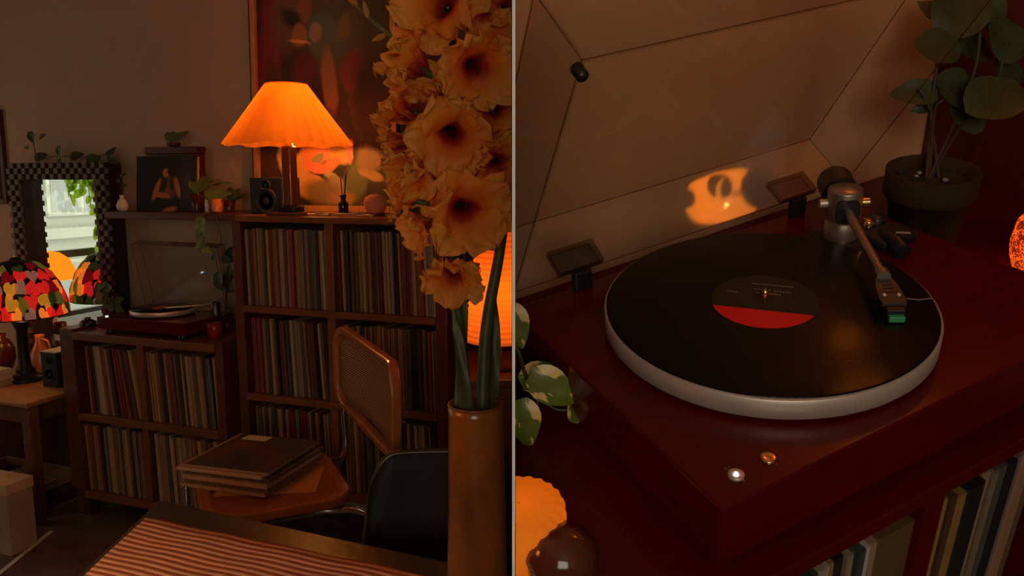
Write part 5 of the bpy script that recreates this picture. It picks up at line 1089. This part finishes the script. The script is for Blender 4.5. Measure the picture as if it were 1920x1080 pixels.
# potted plant behind the tonearm
pc = RZ(1720, 482, ZCab); 
t = thing('potted_plant', 'round-leaved plant in an olive clay pot behind the tonearm', 'plant', pc)
pdp = (TR @ pc - CAM).dot(CF)
zr_ = .118; rt = 74 * (pdp + .03) / F
MB().lathe([(rt * .66, 0), (rt * .7, .004), (rt * .86, zr_ * .72), (rt * .97, zr_ * .72), (rt, zr_ * .76), (rt, zr_), (rt * .9, zr_), (rt * .88, zr_ * .86), (.001, zr_ * .86)], 48).build('pot', 'terracotta', t)
soil = MB().lathe([(rt * .87, zr_ * .87), (rt * .6, zr_ * .90), (rt * .3, zr_ * .88), (.001, zr_ * .9)], 32, wob=lambda a, q: 1 + .03 * math.sin(9 * a)).build('soil', 'soil', t)
for i in range(14): a, r_ = rnd(0, 6.28), rt * rnd(.1, .75); s_ = rnd(.002, .0045); MB().lathe([(s_ * .3, 0), (s_, s_ * .5), (s_ * .6, s_), (.0005, s_ * 1.1)], 6, (r_ * math.cos(a), r_ * math.sin(a), zr_ * .885)).build('pebble', 'print_grey' if i % 3 == 0 else 'soil', t)
Dp = pdp - .005
def RDl(px, py, D): return RD(px, py, D) - pc
camr, camu, camf = [TRI.to_3x3() @ v_ for v_ in (CR, CU, CF)]
st0 = Vector((0, 0, zr_ * .88))
for path in (((1746, 215), (1752, 160), (1758, 115)), ((1752, 210), (1765, 190), (1790, 170)), ((1790, 230), (1828, 130), (1838, 60)), ((1800, 240), (1860, 180), (1880, 110)), ((1745, 230), (1740, 195), (1722, 165))):
    MB().tube(smooth_path([st0 + Vector((rnd(-.012, .012), rnd(-.008, .008), 0))] + [RDl(a, b, Dp) for a, b in path]), [.0022] * 19, 6).build('stem', 'stem_dark', t)
def rleaf(px, py, L, ang_, mesh, D, tilt=(0, 0), asp=1):
    d = camr * math.cos(R(ang_)) + camu * math.sin(R(ang_)); n_ = -camf + camr * tilt[0] + camu * tilt[1]; s = L * D / F
    p = RDl(px, py, D) - d * s * .5; return plant_leaf(t, LF[mesh], p, d, n_, s)
for px, py, L, a, k, dz, tl in ((1757, 92, 88, 170, 'round', 0, (.2, .3)), (1718, 168, 84, 170, 'ivy', .0, (-.2, .3)), (1733, 200, 50, 200, 'oval', .01, (0, .2)), (1798, 165, 92, -20, 'round', .0, (.2, .2)), (1868, 182, 120, 35, 'round', -.03, (-.3, .5)), (1892, 70, 100, 80, 'round', .0, (.2, .1)), (1800, 20, 120, 60, 'round', .01, (-.2, .1)), (1835, 78, 90, 20, 'round', .02, (.2, .4)), (1812, 215, 80, -60, 'round', .01, (0, .2)), (1908, 130, 90, -10, 'ivy', .02, (.3, 0)), (1765, 20, 90, 130, 'oval', .02, (0, .2)), (1850, 10, 90, 100, 'round', .03, (.1, .1))):
    rleaf(px, py, L, a, k, Dp + dz, tl)

# variegated pothos at the left edge
pp = RZ(985, 690, ZCab); t = thing('pothos_vine', 'variegated pothos vine at the left edge of the close-up turntable', 'plant', pp); pc_save = pc
def rl2(px, py, L, ang_, D, tilt):
    d = camr * math.cos(R(ang_)) + camu * math.sin(R(ang_)); n_ = -camf + camr * tilt[0] + camu * tilt[1]; s = L * D / F
    p = RD(px, py, D) - pp - d * s * .5; plant_leaf(t, LF['varieg'], p, d, n_, s)
Dv = (TR @ pp - CAM).dot(CF) - .11
MB().tube(smooth_path([Vector((-.02, .1, .001)), RD(958, 640, Dv) - pp, RD(985, 702, Dv + .004) - pp, RD(1005, 740, Dv + .004) - pp, RD(1008, 760, Dv + .005) - pp]), .0018, 6).build('stem', 'stem_green', t)
MB().tube(smooth_path([RD(1006, 745, Dv + .004) - pp, RD(1045, 768, Dv + .003) - pp, RD(1075, 766, Dv) - pp]), .0013, 6).build('stem', 'stem_green', t)
for a in ((1020, 700, 96, 25, Dv + .006, (.0, .5)), (1040, 728, 108, -28, Dv - .008, (.1, .2)), (986, 795, 96, -75, Dv - .01, (.2, .1)), (966, 612, 90, -70, Dv, (.1, .1)), (1088, 765, 62, 60, Dv, (.9, .3))): rl2(*a)

# glowing pleated lamp and turned wooden jar at the lower left
lc = RZ(984, 1040, ZCab)
t = thing('small_pleated_lamp', 'small glowing orange pleated lamp at the lower left of the turntable', 'lamp', lc); ls = (TR @ lc - CAM).dot(CF) / F
MB().lathe([(74 * ls, .004), (77 * ls, .018), (81 * ls, .034), (83 * ls, .046), (80 * ls, .052), (70 * ls, .055), (45 * ls, .057), (.001, .0575)], 132, cap=False, wob=lambda a, q: 1 + .025 * math.cos(22 * a)).build('lamp_shade', 'small_shade', t)
MB().lathe([(60 * ls, .003), (30 * ls, .0045), (.001, .005)], 40, cap=False).build('diffuser', 'small_shade', t)
MB().lathe([(.028, 0), (.029, .004), (.008, .008), (.006, .02), (.001, .02)], 24).build('base', 'gold', t)
lamp('small_pleated_lamp_light', (0, 0, .035), (1, .33, .03), .012, .01, t)
jc = RZ(1058, 1092, ZCab); t = thing('turned_wood_jar', 'glossy brown turned jar with a ribbed domed lid in front of the small lamp', 'jar', jc); js = (TR @ jc - CAM).dot(CF) / F; jr = 66 * js
MB().lathe([(jr * .8, 0), (jr * .95, .004), (jr, .020), (jr * .97, .0275)], 48).build('body', 'brown_gloss', t)
prof = [(jr * .99, .028), (jr * 1.02, .030)]
for i in range(1, 25):
    a = i / 24 * math.pi / 2; prof.append((jr * 1.02 * math.cos(a) + .0004 * math.cos(i * math.pi), .030 + .022 * math.sin(a)))
prof[-1] = (.0005, .052)
MB().lathe(prof, 48).build('lid', 'brown_gloss', t)

# hammered amber glass at the right edge; its added glow imitates reflected lamp glitter
gc = RZ(1935, 512, ZCab); t = thing('amber_glass_glitter', 'hammered amber glass at the right edge of the cabinet, glow added for lamp glitter', 'lamp', gc); gs = (TR @ gc - CAM).dot(CF) / F
mb = MB(); mb.lathe([(.016, .0), (.02, .002), (.027, .02), (.030, .04), (.028, .06), (.026, .068), (.024, .068)], 72, wob=lambda a, q: 1 + .02 * math.sin(17 * a + 40 * q) * math.sin(31 * q * 3 + 5 * a)); mb.build('glass', 'amber_glitter_glow', t)
MB().lathe([(.008, .004), (.008, .03), (.001, .031)], 16).build('added_glow_core', 'bulb', t)
lamp('amber_glass_added_glow', (0, 0, .045), (1, .30, .04), .02, .006, t)

# the pleated lamp up on the tall cabinet: lights the close-up and shows in the lid's back skirt
c_, d_ = CS, rr(1352, 372); nr_ = e1; o_ = Vector((-.1896, .1643, -.0032)); s_ = ((o_ - c_).dot(nr_)) / d_.dot(nr_); h_ = c_ + d_ * s_; rf = d_ - nr_ * 2 * d_.dot(nr_); rf.normalize()
lp = h_ + rf * .62
t = thing('cabinet_top_lamp', 'lit lamp above the close-up turntable, reflected in its clear lid', 'lamp', lp - Vector((0, 0, .06)))
MB().lathe([(.046, .0), (.050, .06), (.046, .12)], 40, cap=False).build('lamp_shade', 'far_shade', t)
MB().lathe([(.035, -.05), (.036, -.045), (.006, -.04), (.006, .02), (.001, .02)], 20).build('base', 'gold', t)
MB().lathe([(.006, .02), (.018, .045), (.014, .07), (.001, .08)], 16).build('light_bulb', 'bulb', t)
lamp('cabinet_top_lamp_light', (0, 0, .06), (1, .40, .10), 2.6, .02, t)
for dz, dx, s in ((.01, .02, .05), (.06, -.03, .045)): plant_leaf(t, LF['round'], Vector((0, 0, .05)) - rf * .075 + Vector((dx, 0, dz)), (.4, .2, .8), -rf, s)

# ------------------------------------------------------------------ trim what would cross the partition
bpy.context.view_layer.update()
def trim(lst, co, no):
    """cut away the part of each mesh on the +no side"""
    for o in list(lst):
        if o.type != 'MESH' or o.name in STRUCT_KEEP: continue
        mw_ = o.matrix_world
        ds = [(mw_ @ v.co - co).dot(no) for v in o.data.vertices]
        if max(ds) <= .0005: continue
        if min(ds) > 0:
            if not o.children: bpy.data.objects.remove(o)
            continue
        me = o.data.copy(); bm = bmesh.new(); bm.from_mesh(me); iv_ = mw_.inverted()
        bmesh.ops.bisect_plane(bm, geom=bm.verts[:] + bm.edges[:] + bm.faces[:], plane_co=iv_ @ co, plane_no=(mw_.to_3x3().transposed() @ no), clear_outer=True)
        bm.to_mesh(me); bm.free(); o.data = me
TRIM_SKIP = {'trim_1'}
STRUCT_KEEP |= {o.name for o in LEFT if o.name in TRIM_SKIP or (o.parent and o.parent.name in TRIM_SKIP)} | {o.name for o in LEFT if o.name.startswith(('floor', 'ceiling', 'wall_', 'window', 'pane', 'ground'))}
trim(LEFT, CAM - CR * .0008, CR)
trim(RIGHT, CAM + CR * (PTH + .0006), -CR)
